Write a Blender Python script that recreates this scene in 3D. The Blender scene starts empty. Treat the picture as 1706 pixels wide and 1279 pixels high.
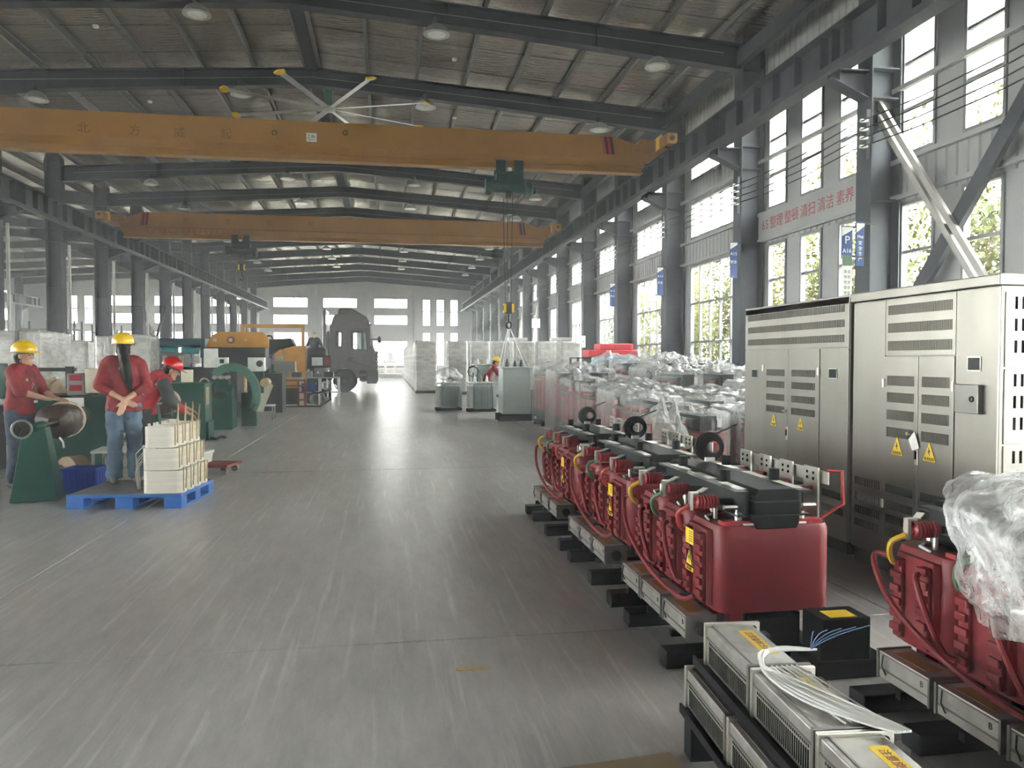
import bpy, bmesh, math, random
from mathutils import Vector, Matrix, noise, Euler
random.seed(7)
PI = math.pi
SC = bpy.context.scene
COL = SC.collection

# ------------------------------------------------------------------ camera
FPX, CX, CY, CAMH = 1281.0, 853.0, 639.5, 1.55
YAW, PITCH = math.atan(207 / 1281), math.atan(40.5 / 1281)
cam_data = bpy.data.cameras.new('camera')
cam_data.sensor_width = 36.0
cam_data.lens = FPX / 1706 * 36
cam_data.clip_end = 500
cam = bpy.data.objects.new('camera', cam_data)
COL.objects.link(cam)
cam.location = (0, 0, CAMH)
cam.rotation_euler = (PI / 2 - PITCH, 0, -YAW)
SC.camera = cam

# ------------------------------------------------------------------ sky, exposure
world = bpy.data.worlds.new('overcast_sky'); SC.world = world
world.use_nodes = True
wn = world.node_tree.nodes; wl = world.node_tree.links
bg = wn['Background']
bg.inputs['Color'].default_value = (1.0, 0.965, 0.955, 1)
bg.inputs['Strength'].default_value = 1.0
SC.view_settings.view_transform = 'Standard'
SC.view_settings.look = 'None'
SC.view_settings.gamma = 1.0
SC.view_settings.use_curve_mapping = False
SC.view_settings.exposure = 5.2
cy = SC.cycles
cy.max_bounces = 8; cy.diffuse_bounces = 5; cy.glossy_bounces = 4
cy.transparent_max_bounces = 24; cy.transmission_bounces = 4
cy.caustics_reflective = False; cy.caustics_refractive = False
cy.sample_clamp_indirect = 6.0
cy.use_denoising = True

# building layout (metres): camera stands at x=0, y=0; y runs down the hall
BAY = 4.37
FY = [11.0 + BAY * k for k in range(-5, 14)]      # steel frames
XR, XL = 7.3, -10.9                               # inner column faces of the main hall
WALLX = 7.85                                      # right wall
XLL, WALLL = -29.1, -29.75                        # far side of the second hall
YFAR, YBACK = 70.4, -11.6
RIDGE, RIDGE2 = -1.8, -20.5
def zroof(x):
    r = RIDGE if x > -11.15 else RIDGE2
    return 8.93 - 0.0655 * abs(x - r)

# ------------------------------------------------------------------ pixel helpers (directions only)
_s, _c = math.sin, math.cos
_fw = Vector((_s(YAW) * _c(PITCH), _c(YAW) * _c(PITCH), -_s(PITCH)))
_rt = Vector((_c(YAW), -_s(YAW), 0)); _up = _rt.cross(_fw); _C = Vector((0, 0, CAMH))
def ray(x, y): return _fw + (x - CX) / FPX * _rt + (CY - y) / FPX * _up
def G(x, y, z=0.0):
    d = ray(x, y); return _C + d * ((z - CAMH) / d.z)
def onY(x, y, Y):
    d = ray(x, y); return _C + d * (Y / d.y)
def onX(x, y, X):
    d = ray(x, y); return _C + d * (X / d.x)

# ------------------------------------------------------------------ materials
MATS = {}
def mat(name, col, rough=0.6, metal=0.0, col2=None, scale=6.0, stretch=(1, 1, 1), bump=0.0, bscale=None, spec=0.5, detail=4.0, rough2=None, emit=None, coat=0.0, contrast=(0.35, 0.65), sub=None):
    m = bpy.data.materials.new(name); m.use_nodes = True
    n = m.node_tree.nodes; l = m.node_tree.links
    b = n['Principled BSDF']
    b.inputs['Roughness'].default_value = rough; b.inputs['Metallic'].default_value = metal
    b.inputs['Specular IOR Level'].default_value = spec
    b.inputs['Coat Weight'].default_value = coat
    c1 = (*col, 1)
    b.inputs['Base Color'].default_value = c1
    tc = n.new('ShaderNodeTexCoord'); mp = n.new('ShaderNodeMapping')
    mp.inputs['Scale'].default_value = stretch
    l.new(tc.outputs['Object'], mp.inputs['Vector'])
    nz = n.new('ShaderNodeTexNoise'); nz.inputs['Scale'].default_value = scale; nz.inputs['Detail'].default_value = detail
    l.new(mp.outputs['Vector'], nz.inputs['Vector'])
    rp = n.new('ShaderNodeMapRange'); rp.inputs['From Min'].default_value = contrast[0]; rp.inputs['From Max'].default_value = contrast[1]
    l.new(nz.outputs['Fac'], rp.inputs['Value'])
    mx = n.new('ShaderNodeMix'); mx.data_type = 'RGBA'
    mx.inputs[6].default_value = c1
    mx.inputs[7].default_value = (*(col2 if col2 else tuple(min(1, v * 0.86) for v in col)), 1)
    l.new(rp.outputs['Result'], mx.inputs[0]); l.new(mx.outputs[2], b.inputs['Base Color'])
    if rough2 is not None:
        rr = n.new('ShaderNodeMapRange'); rr.inputs['To Min'].default_value = rough; rr.inputs['To Max'].default_value = rough2
        l.new(rp.outputs['Result'], rr.inputs['Value']); l.new(rr.outputs['Result'], b.inputs['Roughness'])
    if bump:
        bp = n.new('ShaderNodeBump'); bp.inputs['Strength'].default_value = bump; bp.inputs['Distance'].default_value = 0.02
        if bscale:
            nb = n.new('ShaderNodeTexNoise'); nb.inputs['Scale'].default_value = bscale; nb.inputs['Detail'].default_value = 3
            l.new(mp.outputs['Vector'], nb.inputs['Vector']); l.new(nb.outputs['Fac'], bp.inputs['Height'])
        else:
            l.new(nz.outputs['Fac'], bp.inputs['Height'])
        l.new(bp.outputs['Normal'], b.inputs['Normal'])
    if emit:
        b.inputs['Emission Color'].default_value = (*emit[:3], 1); b.inputs['Emission Strength'].default_value = emit[3]
    MATS[name] = m
    return m
def film_mat(name, tint, alpha, rough=0.15, bscale=14.0, bump=0.5, white=0.25, edge=0.75):
    """thin clear plastic: mostly see-through, wrinkled gloss, slight milkiness"""
    m = bpy.data.materials.new(name); m.use_nodes = True
    n = m.node_tree.nodes; l = m.node_tree.links
    n.clear(); out = n.new('ShaderNodeOutputMaterial')
    tr = n.new('ShaderNodeBsdfTransparent'); tr.inputs['Color'].default_value = (0.96, 0.97, 0.97, 1)
    gl = n.new('ShaderNodeBsdfGlossy'); gl.inputs['Roughness'].default_value = rough; gl.inputs['Color'].default_value = (0.95, 0.96, 0.98, 1)
    df = n.new('ShaderNodeBsdfDiffuse'); df.inputs['Color'].default_value = (*tint, 1)
    tl = n.new('ShaderNodeBsdfTranslucent'); tl.inputs['Color'].default_value = (*tint, 1)
    tc = n.new('ShaderNodeTexCoord')
    nz = n.new('ShaderNodeTexNoise'); nz.inputs['Scale'].default_value = bscale; nz.inputs['Detail'].default_value = 4; nz.inputs['Distortion'].default_value = 1.2
    l.new(tc.outputs['Object'], nz.inputs['Vector'])
    bp = n.new('ShaderNodeBump'); bp.inputs['Strength'].default_value = bump; bp.inputs['Distance'].default_value = 0.03
    l.new(nz.outputs['Fac'], bp.inputs['Height'])
    for s in (gl, df, tl): l.new(bp.outputs['Normal'], s.inputs['Normal'])
    md = n.new('ShaderNodeMixShader'); md.inputs['Fac'].default_value = 0.45
    l.new(df.outputs[0], md.inputs[1]); l.new(tl.outputs[0], md.inputs[2])
    fr = n.new('ShaderNodeFresnel'); fr.inputs['IOR'].default_value = 2.2; l.new(bp.outputs['Normal'], fr.inputs['Normal'])
    m1 = n.new('ShaderNodeMixShader')          # gloss over milk
    l.new(fr.outputs[0], m1.inputs['Fac']); l.new(md.outputs[0], m1.inputs[1]); l.new(gl.outputs[0], m1.inputs[2])
    mr = n.new('ShaderNodeMapRange'); mr.inputs['From Min'].default_value = 0.35; mr.inputs['From Max'].default_value = 0.7
    mr.inputs['To Min'].default_value = alpha * (1 - white); mr.inputs['To Max'].default_value = min(1, alpha * (1 + white))
    l.new(nz.outputs['Fac'], mr.inputs['Value'])
    lw = n.new('ShaderNodeLayerWeight'); lw.inputs['Blend'].default_value = 0.35; l.new(bp.outputs['Normal'], lw.inputs['Normal'])
    ad = n.new('ShaderNodeMath'); ad.operation = 'MULTIPLY_ADD'; ad.use_clamp = True
    l.new(lw.outputs['Facing'], ad.inputs[0]); ad.inputs[1].default_value = edge; l.new(mr.outputs[0], ad.inputs[2])
    m2 = n.new('ShaderNodeMixShader'); l.new(ad.outputs[0], m2.inputs['Fac'])
    l.new(tr.outputs[0], m2.inputs[1]); l.new(m1.outputs[0], m2.inputs[2]); l.new(m2.outputs[0], out.inputs['Surface'])
    MATS[name] = m
    return m
def glass_mat(name, tint=(0.92, 0.95, 0.93), refl=0.08):
    m = bpy.data.materials.new(name); m.use_nodes = True
    n = m.node_tree.nodes; l = m.node_tree.links
    n.clear(); out = n.new('ShaderNodeOutputMaterial')
    tr = n.new('ShaderNodeBsdfTransparent'); tr.inputs['Color'].default_value = (*tint, 1)
    gl = n.new('ShaderNodeBsdfGlossy'); gl.inputs['Roughness'].default_value = 0.03
    fr = n.new('ShaderNodeMixShader'); fr.inputs['Fac'].default_value = refl
    l.new(tr.outputs[0], fr.inputs[1]); l.new(gl.outputs[0], fr.inputs[2]); l.new(fr.outputs[0], out.inputs['Surface'])
    MATS[name] = m
    return m

# concrete floor: pale worn grey, streaked along the hall
def concrete():
    m = mat('concrete', (0.425, 0.412, 0.40), rough=0.30, col2=(0.31, 0.30, 0.29), scale=0.9, stretch=(1.7, 0.4, 1), detail=9, spec=0.45, contrast=(0.3, 0.7))
    n = m.node_tree.nodes; l = m.node_tree.links; b = n['Principled BSDF']
    base = b.inputs['Base Color'].links[0].from_socket
    tc = [x for x in n if x.type == 'TEX_COORD'][0]
    geo = n.new('ShaderNodeNewGeometry')
    mp = [x for x in n if x.type == 'MAPPING'][0]
    l.new(geo.outputs['Position'], mp.inputs['Vector'])
    w = n.new('ShaderNodeTexNoise'); w.inputs['Scale'].default_value = 4; w.inputs['Detail'].default_value = 10; w.inputs['Roughness'].default_value = 0.78
    m2 = n.new('ShaderNodeMapping'); m2.inputs['Scale'].default_value = (2.2, 0.5, 1); m2.inputs['Rotation'].default_value = (0, 0, 0.12)
    l.new(geo.outputs['Position'], m2.inputs['Vector']); l.new(m2.outputs[0], w.inputs['Vector'])
    mr = n.new('ShaderNodeMapRange'); mr.inputs['From Min'].default_value = 0.3; mr.inputs['From Max'].default_value = 0.72; mr.inputs['To Min'].default_value = 0.78; mr.inputs['To Max'].default_value = 1.16
    l.new(w.outputs['Fac'], mr.inputs['Value'])
    # fine scratches
    sc = n.new('ShaderNodeTexNoise'); sc.inputs['Scale'].default_value = 3.0; sc.inputs['Detail'].default_value = 6
    m3 = n.new('ShaderNodeMapping'); m3.inputs['Scale'].default_value = (7, 0.25, 1); m3.inputs['Rotation'].default_value = (0, 0, -0.05)
    l.new(geo.outputs['Position'], m3.inputs['Vector']); l.new(m3.outputs[0], sc.inputs['Vector'])
    mr2 = n.new('ShaderNodeMapRange'); mr2.inputs['From Min'].default_value = 0.56; mr2.inputs['From Max'].default_value = 0.7; mr2.inputs['To Min'].default_value = 1.0; mr2.inputs['To Max'].default_value = 1.3
    l.new(sc.outputs['Fac'], mr2.inputs['Value'])
    mm = n.new('ShaderNodeMath'); mm.operation = 'MULTIPLY'; l.new(mr.outputs[0], mm.inputs[0]); l.new(mr2.outputs[0], mm.inputs[1])
    mu = n.new('ShaderNodeMix'); mu.data_type = 'RGBA'; mu.blend_type = 'MULTIPLY'; mu.inputs[0].default_value = 1
    l.new(base, mu.inputs[6]); l.new(mm.outputs[0], mu.inputs[7]); l.new(mu.outputs[2], b.inputs['Base Color'])
    bp = n.new('ShaderNodeBump'); bp.inputs['Strength'].default_value = 0.05; bp.inputs['Distance'].default_value = 0.02
    l.new(w.outputs['Fac'], bp.inputs['Height']); l.new(bp.outputs['Normal'], b.inputs['Normal'])
    return m
concrete()
mat('joint_dirt', (0.10, 0.10, 0.09), 0.9)
mat('steel_paint', (0.052, 0.060, 0.070), 0.55, col2=(0.040, 0.046, 0.054), scale=2.5, spec=0.25)
mat('purlin_zinc', (0.20, 0.20, 0.19), 0.5, 0.3, scale=3)
mat('wall_sheet', (0.36, 0.365, 0.365), 0.55, col2=(0.31, 0.315, 0.315), scale=1.0, spec=0.3)
mat('frame_alu', (0.22, 0.23, 0.24), 0.45, 0.2)
mat('frame_white', (0.70, 0.72, 0.72), 0.4)
glass_mat('window_glass')
# crinkled foil insulation under the roof
def foil():
    m = mat('roof_foil', (0.64, 0.585, 0.505), rough=0.21, metal=0.9, col2=(0.60, 0.55, 0.475), scale=0.7, stretch=(1, 1, 1), detail=2)
    n = m.node_tree.nodes; l = m.node_tree.links; b = n['Principled BSDF']
    tc = [x for x in n if x.type == 'TEX_COORD'][0]
    mp = n.new('ShaderNodeMapping'); mp.inputs['Scale'].default_value = (0.9, 6.5, 1); mp.inputs['Rotation'].default_value = (0, 0, 0.12)
    l.new(tc.outputs['Object'], mp.inputs['Vector'])
    nz = n.new('ShaderNodeTexNoise'); nz.inputs['Scale'].default_value = 2.2; nz.inputs['Detail'].default_value = 4; nz.inputs['Distortion'].default_value = 0.5
    l.new(mp.outputs[0], nz.inputs['Vector'])
    bp = n.new('ShaderNodeBump'); bp.inputs['Strength'].default_value = 1.0; bp.inputs['Distance'].default_value = 0.07
    l.new(nz.outputs['Fac'], bp.inputs['Height']); l.new(bp.outputs['Normal'], b.inputs['Normal'])
foil()
mat('crane_yellow', (0.40, 0.205, 0.048), 0.48, col2=(0.34, 0.17, 0.038), scale=0.8, rough2=0.55, spec=0.25)
mat('bright_yellow', (0.85, 0.55, 0.03), 0.4)
mat('stripe_black', (0.02, 0.02, 0.02), 0.5)
mat('stripe_red', (0.45, 0.05, 0.04), 0.5)
mat('ink_dark', (0.10, 0.06, 0.02), 0.7)
mat('faded_print', (0.19, 0.095, 0.03), 0.6)
mat('hoist_green', (0.018, 0.062, 0.050), 0.45, col2=(0.013, 0.045, 0.036), scale=5, spec=0.2)
mat('rope_dark', (0.03, 0.03, 0.03), 0.6)
mat('white_paint', (0.75, 0.75, 0.72), 0.45)
mat('lamp_alu', (0.55, 0.56, 0.55), 0.35, 0.6)
mat('conduit_grey', (0.30, 0.30, 0.29), 0.5)
mat('lamp_lens', (0.85, 0.86, 0.84), 0.5)
mat('rail_rust', (0.28, 0.09, 0.06), 0.6)
mat('brace_light', (0.42, 0.41, 0.38), 0.5, 0.2)
mat('stainless', (0.30, 0.288, 0.262), rough=0.36, metal=1.0, col2=(0.265, 0.255, 0.232), scale=3, stretch=(1, 1, 0.15), rough2=0.42, bump=0.03, bscale=2.0)
mat('stainless_matte', (0.24, 0.235, 0.225), rough=0.38, metal=0.9, scale=3)
mat('handwheel_steel', (0.30, 0.30, 0.29), 0.4, 0.6)
mat('painted_void', (0.008, 0.008, 0.008), 0.9, spec=0.05)  # black that paints in the shade inside slots and holes
mat('resin_red', (0.21, 0.023, 0.030), 0.40, col2=(0.175, 0.018, 0.025), scale=2.5, rough2=0.48, spec=0.35)
mat('insulator_red', (0.36, 0.032, 0.042), 0.35)
mat('core_black', (0.006, 0.007, 0.008), 0.5, scale=6, spec=0.12)
mat('clamp_grey', (0.028, 0.036, 0.036), 0.4, spec=0.25)
mat('base_black', (0.006, 0.007, 0.009), 0.42, spec=0.18)
mat('zinc_bright', (0.62, 0.60, 0.55), 0.32, 0.9)
mat('alu_fan', (0.46, 0.45, 0.42), 0.34, 0.85, col2=(0.34, 0.33, 0.305), scale=7, rough2=0.5)
mat('alu_dark', (0.22, 0.21, 0.20), 0.4, 0.7)
mat('label_yellow', (0.85, 0.58, 0.02), 0.5)
mat('wire_yellow', (0.65, 0.42, 0.03), 0.45)
mat('wire_green', (0.10, 0.19, 0.11), 0.45)
mat('wire_red', (0.42, 0.05, 0.05), 0.45)
mat('wire_white', (0.80, 0.80, 0.78), 0.4)
mat('wire_blue', (0.12, 0.2, 0.4), 0.4)
mat('brown_sticker', (0.30, 0.17, 0.06), 0.6)
mat('machine_green', (0.014, 0.070, 0.050), 0.4, col2=(0.011, 0.055, 0.040), scale=2, spec=0.2)
mat('machine_green_light', (0.085, 0.19, 0.14), 0.42, col2=(0.065, 0.155, 0.115), scale=2, spec=0.25)
mat('machine_dark', (0.035, 0.042, 0.042), 0.5, scale=4, spec=0.3)
mat('machine_grey', (0.25, 0.27, 0.26), 0.5)
mat('old_yellow', (0.55, 0.27, 0.03), 0.45, scale=3)
mat('teal_dark', (0.03, 0.11, 0.15), 0.4)
mat('teal_light', (0.05, 0.35, 0.36), 0.4)
mat('plastic_blue', (0.015, 0.05, 0.30), 0.4)
mat('pallet_blue', (0.035, 0.16, 0.50), 0.42, col2=(0.03, 0.13, 0.42), scale=5)
mat('pallet_top', (0.16, 0.17, 0.18), 0.6, col2=(0.11, 0.12, 0.14), scale=6)
mat('coil_paper', (0.72, 0.69, 0.62), 0.7, col2=(0.62, 0.59, 0.52), scale=3, stretch=(0.4, 0.4, 22), bump=0.25)
mat('copper_bar', (0.62, 0.47, 0.26), 0.4, 0.4)
mat('coil_brown', (0.07, 0.04, 0.03), 0.4, col2=(0.035, 0.022, 0.018), scale=14, bump=0.4)
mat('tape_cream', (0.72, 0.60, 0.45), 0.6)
mat('wood_reel', (0.40, 0.30, 0.19), 0.7, scale=8)
mat('cardboard', (0.34, 0.26, 0.16), 0.8, scale=4)
mat('beige_plate', (0.68, 0.64, 0.50), 0.5)
mat('cabinet_white', (0.72, 0.73, 0.70), 0.45)
mat('oil_green', (0.36, 0.42, 0.40), 0.42, col2=(0.32, 0.37, 0.355), scale=2)
mat('truck_grey', (0.125, 0.122, 0.122), 0.38, 0.35, col2=(0.105, 0.103, 0.103), coat=0.3)
mat('truck_dark', (0.06, 0.062, 0.065), 0.5)
mat('truck_black', (0.02, 0.02, 0.022), 0.6)
mat('tyre', (0.03, 0.032, 0.036), 0.8)
mat('chrome', (0.7, 0.7, 0.7), 0.15, 1.0)
mat('shutter_grey', (0.24, 0.24, 0.25), 0.5)
mat('skin', (0.56, 0.34, 0.24), 0.5, col2=(0.50, 0.29, 0.20), scale=9, spec=0.35)
mat('hair', (0.006, 0.005, 0.005), 0.5, spec=0.25)
mat('shirt_red', (0.25, 0.022, 0.030), 0.8, col2=(0.17, 0.014, 0.020), scale=7, bump=0.35, bscale=9)
mat('jacket_red', (0.36, 0.018, 0.030), 0.7, col2=(0.28, 0.014, 0.024), scale=6, bump=0.3, bscale=9)
mat('jacket_dark', (0.03, 0.04, 0.04), 0.7)
mat('jeans', (0.13, 0.20, 0.28), 0.85, col2=(0.065, 0.105, 0.16), scale=4.5, bump=0.4, bscale=10)
mat('jeans_dark', (0.045, 0.07, 0.11), 0.85, col2=(0.03, 0.045, 0.07), scale=5, bump=0.4, bscale=10)
mat('shoe', (0.06, 0.05, 0.045), 0.6)
mat('shoe_beige', (0.30, 0.25, 0.2), 0.6)
mat('hat_yellow', (0.78, 0.50, 0.01), 0.28, coat=0.4)
mat('hat_red', (0.55, 0.015, 0.025), 0.28, coat=0.4)
mat('shirt_dark', (0.02, 0.022, 0.025), 0.8)
mat('tee_dark', (0.03, 0.03, 0.035), 0.8)
mat('paper_white', (0.82, 0.83, 0.80), 0.6)
mat('sign_blue', (0.02, 0.07, 0.24), 0.4)
mat('sign_red', (0.35, 0.035, 0.04), 0.5)
mat('leaf', (0.075, 0.10, 0.028), 0.7, col2=(0.14, 0.13, 0.045), scale=2.0, spec=0.1)
mat('bark', (0.20, 0.16, 0.11), 0.8)
mat('ground_outdoor', (0.30, 0.30, 0.24), 0.9, scale=1)
mat('red_bright', (0.75, 0.04, 0.06), 0.5)
mat('blue_tarp', (0.04, 0.30, 0.55), 0.45, bump=0.6, bscale=9)
mat('floor_yellow', (0.62, 0.38, 0.06), 0.6, col2=(0.4, 0.33, 0.2), scale=30)
mat('trolley_red', (0.22, 0.045, 0.035), 0.55)
mat('caster', (0.30, 0.29, 0.27), 0.5)
mat('screen_red', (0.35, 0.02, 0.05), 0.4)
mat('glass_dark', (0.03, 0.04, 0.045), 0.08, spec=0.6)
film_mat('film_clear', (0.78, 0.77, 0.74), 0.10, rough=0.10, bscale=7, bump=1.0, edge=0.46)
film_mat('film_milky', (0.80, 0.80, 0.78), 0.18, rough=0.11, bscale=6, bump=1.0, edge=0.58)
film_mat('film_bag', (0.86, 0.86, 0.86), 0.24, rough=0.10, bscale=7, bump=1.0, white=0.6, edge=0.65)
mat('film_wrap', (0.60, 0.595, 0.575), 0.22, 0.2, col2=(0.42, 0.415, 0.40), scale=3.2, stretch=(1, 1, 2.6), bump=1.0, bscale=6, spec=0.7)

# ------------------------------------------------------------------ mesh helpers
class MB:
    def __init__(s): s.v = []; s.f = []
    def add(s, vs, fs):
        o = len(s.v); s.v += [tuple(v) for v in vs]; s.f += [tuple(i + o for i in f) for f in fs]; return s
    def box(s, x0, x1, y0, y1, z0, z1, M=None):
        vs = [Vector((x, y, z)) for x in (x0, x1) for y in (y0, y1) for z in (z0, z1)]
        if M is not None: vs = [M @ v for v in vs]
        return s.add(vs, [(0, 1, 3, 2), (4, 6, 7, 5), (0, 4, 5, 1), (2, 3, 7, 6), (0, 2, 6, 4), (1, 5, 7, 3)])
    def bar(s, p0, p1, w, h, up=(0, 0, 1)):
        p0 = Vector(p0); p1 = Vector(p1); d = (p1 - p0).normalized(); u = Vector(up)
        r = d.cross(u)
        if r.length < 1e-4: r = d.cross(Vector((1, 0, 0)))
        r.normalize(); u = r.cross(d)
        vs = [p + r * a * w / 2 + u * b * h / 2 for p in (p0, p1) for a in (-1, 1) for b in (-1, 1)]
        return s.add(vs, [(0, 1, 3, 2), (4, 6, 7, 5), (0, 4, 5, 1), (2, 3, 7, 6), (0, 2, 6, 4), (1, 5, 7, 3)])
    def cyl(s, p0, p1, r0, r1=None, n=16, caps=True):
        r1 = r0 if r1 is None else r1
        p0 = Vector(p0); p1 = Vector(p1); d = (p1 - p0).normalized()
        a = d.orthogonal().normalized(); b = d.cross(a)
        vs = []
        for p, r in ((p0, r0), (p1, r1)):
            for i in range(n):
                t = 2 * PI * i / n; vs.append(p + a * (r * math.cos(t)) + b * (r * math.sin(t)))
        fs = [(i, (i + 1) % n, n + (i + 1) % n, n + i) for i in range(n)]
        if caps: fs += [tuple(range(n))[::-1], tuple(range(n, 2 * n))]
        return s.add(vs, fs)
    def lathe(s, prof, p0=(0, 0, 0), axis=(0, 0, 1), n=20, caps=True):
        """prof: (radius, height along axis)"""
        p0 = Vector(p0); d = Vector(axis).normalized(); a = d.orthogonal().normalized(); b = d.cross(a)
        vs = []; fs = []
        for r, h in prof:
            for i in range(n):
                t = 2 * PI * i / n; vs.append(p0 + d * h + a * (r * math.cos(t)) + b * (r * math.sin(t)))
        for k in range(len(prof) - 1):
            for i in range(n):
                j = (i + 1) % n; fs.append((k * n + i, k * n + j, (k + 1) * n + j, (k + 1) * n + i))
        if caps:
            fs.append(tuple(range(n))[::-1]); k = len(prof) - 1; fs.append(tuple(range(k * n, (k + 1) * n)))
        return s.add(vs, fs)
    def tube(s, pts, r, n=8):
        pts = [Vector(p) for p in pts]; vs = []; fs = []; a = None
        for i, p in enumerate(pts):
            d = (pts[min(i + 1, len(pts) - 1)] - pts[max(i - 1, 0)]).normalized()
            if a is None: a = d.orthogonal().normalized()
            a = (a - d * a.dot(d)).normalized(); b = d.cross(a)
            for k in range(n):
                t = 2 * PI * k / n; vs.append(p + a * (r * math.cos(t)) + b * (r * math.sin(t)))
        for i in range(len(pts) - 1):
            for k in range(n):
                j = (k + 1) % n; fs.append((i * n + k, i * n + j, (i + 1) * n + j, (i + 1) * n + k))
        fs += [tuple(range(n))[::-1], tuple(range((len(pts) - 1) * n, len(pts) * n))]
        return s.add(vs, fs)
    def prism(s, poly, axis, a0, a1):
        """poly in the two other axes (x: (y,z), y: (x,z), z: (x,y))"""
        def mk(p, a):
            return {'x': (a, p[0], p[1]), 'y': (p[0], a, p[1]), 'z': (p[0], p[1], a)}[axis]
        n = len(poly)
        vs = [mk(p, a0) for p in poly] + [mk(p, a1) for p in poly]
        fs = [(i, (i + 1) % n, n + (i + 1) % n, n + i) for i in range(n)] + [tuple(range(n))[::-1], tuple(range(n, 2 * n))]
        return s.add(vs, fs)
    def ell(s, c, r, nu=16, nv=10, M=None):
        c = Vector(c); vs = []; fs = []
        for j in range(nv + 1):
            ph = PI * j / nv
            for i in range(nu):
                t = 2 * PI * i / nu
                p = Vector((r[0] * math.sin(ph) * math.cos(t), r[1] * math.sin(ph) * math.sin(t), r[2] * math.cos(ph)))
                if M is not None: p = M @ p
                vs.append(c + p)
        for j in range(nv):
            for i in range(nu):
                k = (i + 1) % nu; fs.append((j * nu + i, (j + 1) * nu + i, (j + 1) * nu + k, j * nu + k))
        return s.add(vs, fs)
    def torus(s, c, R, r, axis=(0, 0, 1), n=28, m=8):
        c = Vector(c); d = Vector(axis).normalized(); a = d.orthogonal().normalized(); b = d.cross(a)
        vs = []; fs = []
        for i in range(n):
            t = 2 * PI * i / n; e = a * math.cos(t) + b * math.sin(t)
            for k in range(m):
                q = 2 * PI * k / m; vs.append(c + e * (R + r * math.cos(q)) + d * (r * math.sin(q)))
        for i in range(n):
            for k in range(m):
                fs.append((i * m + k, ((i + 1) % n) * m + k, ((i + 1) % n) * m + (k + 1) % m, i * m + (k + 1) % m))
        return s.add(vs, fs)
    def grid(s, fn, nu, nv, closed_u=False):
        vs = [fn(i / nu, j / nv) for j in range(nv + 1) for i in range(nu if closed_u else nu + 1)]
        w = nu if closed_u else nu + 1; fs = []
        for j in range(nv):
            for i in range(nu):
                k = (i + 1) % w; fs.append((j * w + i, j * w + k, (j + 1) * w + k, (j + 1) * w + i))
        return s.add(vs, fs)
    def mesh(s, name):
        me = bpy.data.meshes.new(name); me.from_pydata(s.v, [], s.f)
        bm = bmesh.new(); bm.from_mesh(me); bmesh.ops.recalc_face_normals(bm, faces=bm.faces); bm.to_mesh(me); bm.free()
        return me
    def build(s, name, m, parent=None, smooth=False, bevel=0.0, loc=None):
        me = s.mesh(name); me.materials.append(MATS[m])
        return link(name, me, parent, smooth, bevel, loc)
def link(name, me, parent=None, smooth=False, bevel=0.0, loc=None):
    o = bpy.data.objects.new(name, me); COL.objects.link(o); o.parent = parent
    if loc is not None: o.location = loc
    if smooth:
        me.polygons.foreach_set('use_smooth', [True] * len(me.polygons))
        if smooth != 'all': me.set_sharp_from_angle(angle=math.radians(40))
    if bevel:
        b = o.modifiers.new('bevel', 'BEVEL'); b.width = bevel; b.segments = 2; b.limit_method = 'ANGLE'
    return o
def tag(o, label, cat, group=None, kind=None):
    if label: o['label'] = label
    if cat: o['category'] = cat
    if group: o['group'] = group
    if kind: o['kind'] = kind
    return o
def thing(name, label, cat, loc=(0, 0, 0), rz=0.0, group=None):
    o = bpy.data.objects.new(name, None); COL.objects.link(o); o.empty_display_size = 0.2
    o.location = loc; o.rotation_euler = (0, 0, rz)
    return tag(o, label, cat, group)
def struct(o, label=None): 
    o['kind'] = 'structure'
    if label: o['label'] = label
    return o
KIDS = {}
def children(o): return [c for c in COL.objects if c.parent == o]
def copy_tree(o, loc=None, rz=None, label=None, group=None, parent=None):
    c = o.copy(); COL.objects.link(c); c.parent = parent
    if loc is not None: c.location = loc
    if rz is not None: c.rotation_euler = (0, 0, rz)
    if label: c['label'] = label
    if group: c['group'] = group
    for ch in list(o.children): copy_tree(ch, parent=c)
    return c
TMP = bpy.data.scenes.new('lettering_workspace')
def text(name, body, m, parent, size, loc, rot, depth=0.001, align='CENTER', sx=1.0):
    cu = bpy.data.curves.new(name, 'FONT'); cu.body = body; cu.size = size; cu.extrude = depth
    cu.align_x = align; cu.align_y = 'CENTER'; cu.resolution_u = 3
    t = bpy.data.objects.new('tmp_text', cu); TMP.collection.objects.link(t)
    with bpy.context.temp_override(scene=TMP, view_layer=TMP.view_layers[0]):
        dg = bpy.context.evaluated_depsgraph_get()
        me = bpy.data.meshes.new_from_object(t.evaluated_get(dg))
    bpy.data.objects.remove(t); bpy.data.curves.remove(cu)
    me.name = name; me.materials.clear(); me.materials.append(MATS[m])
    o = bpy.data.objects.new(name, me); COL.objects.link(o); o.parent = parent
    o.location = loc; o.rotation_euler = rot; o.scale = (sx, 1, 1)
    return o
def rrect(hx, hy, r, n=5):
    p = []
    for cx, cy_, a0 in ((hx - r, hy - r, 0), (-hx + r, hy - r, 90), (-hx + r, -hy + r, 180), (hx - r, -hy + r, 270)):
        for i in range(n + 1):
            a = math.radians(a0 + 90 * i / n); p.append((cx + r * math.cos(a), cy_ + r * math.sin(a)))
    return p
def spl(pts, n=5):
    """Catmull-Rom smoothing of a short point list"""
    P = [Vector(p) for p in pts]; out = []
    for i in range(len(P) - 1):
        a, b, c, d = P[max(i - 1, 0)], P[i], P[i + 1], P[min(i + 2, len(P) - 1)]
        for k in range(n):
            u = k / n; out.append(.5 * (2 * b + (c - a) * u + (2 * a - 5 * b + 4 * c - d) * u * u + (3 * b - a - 3 * c + d) * u ** 3))
    return out + [P[-1]]
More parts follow.
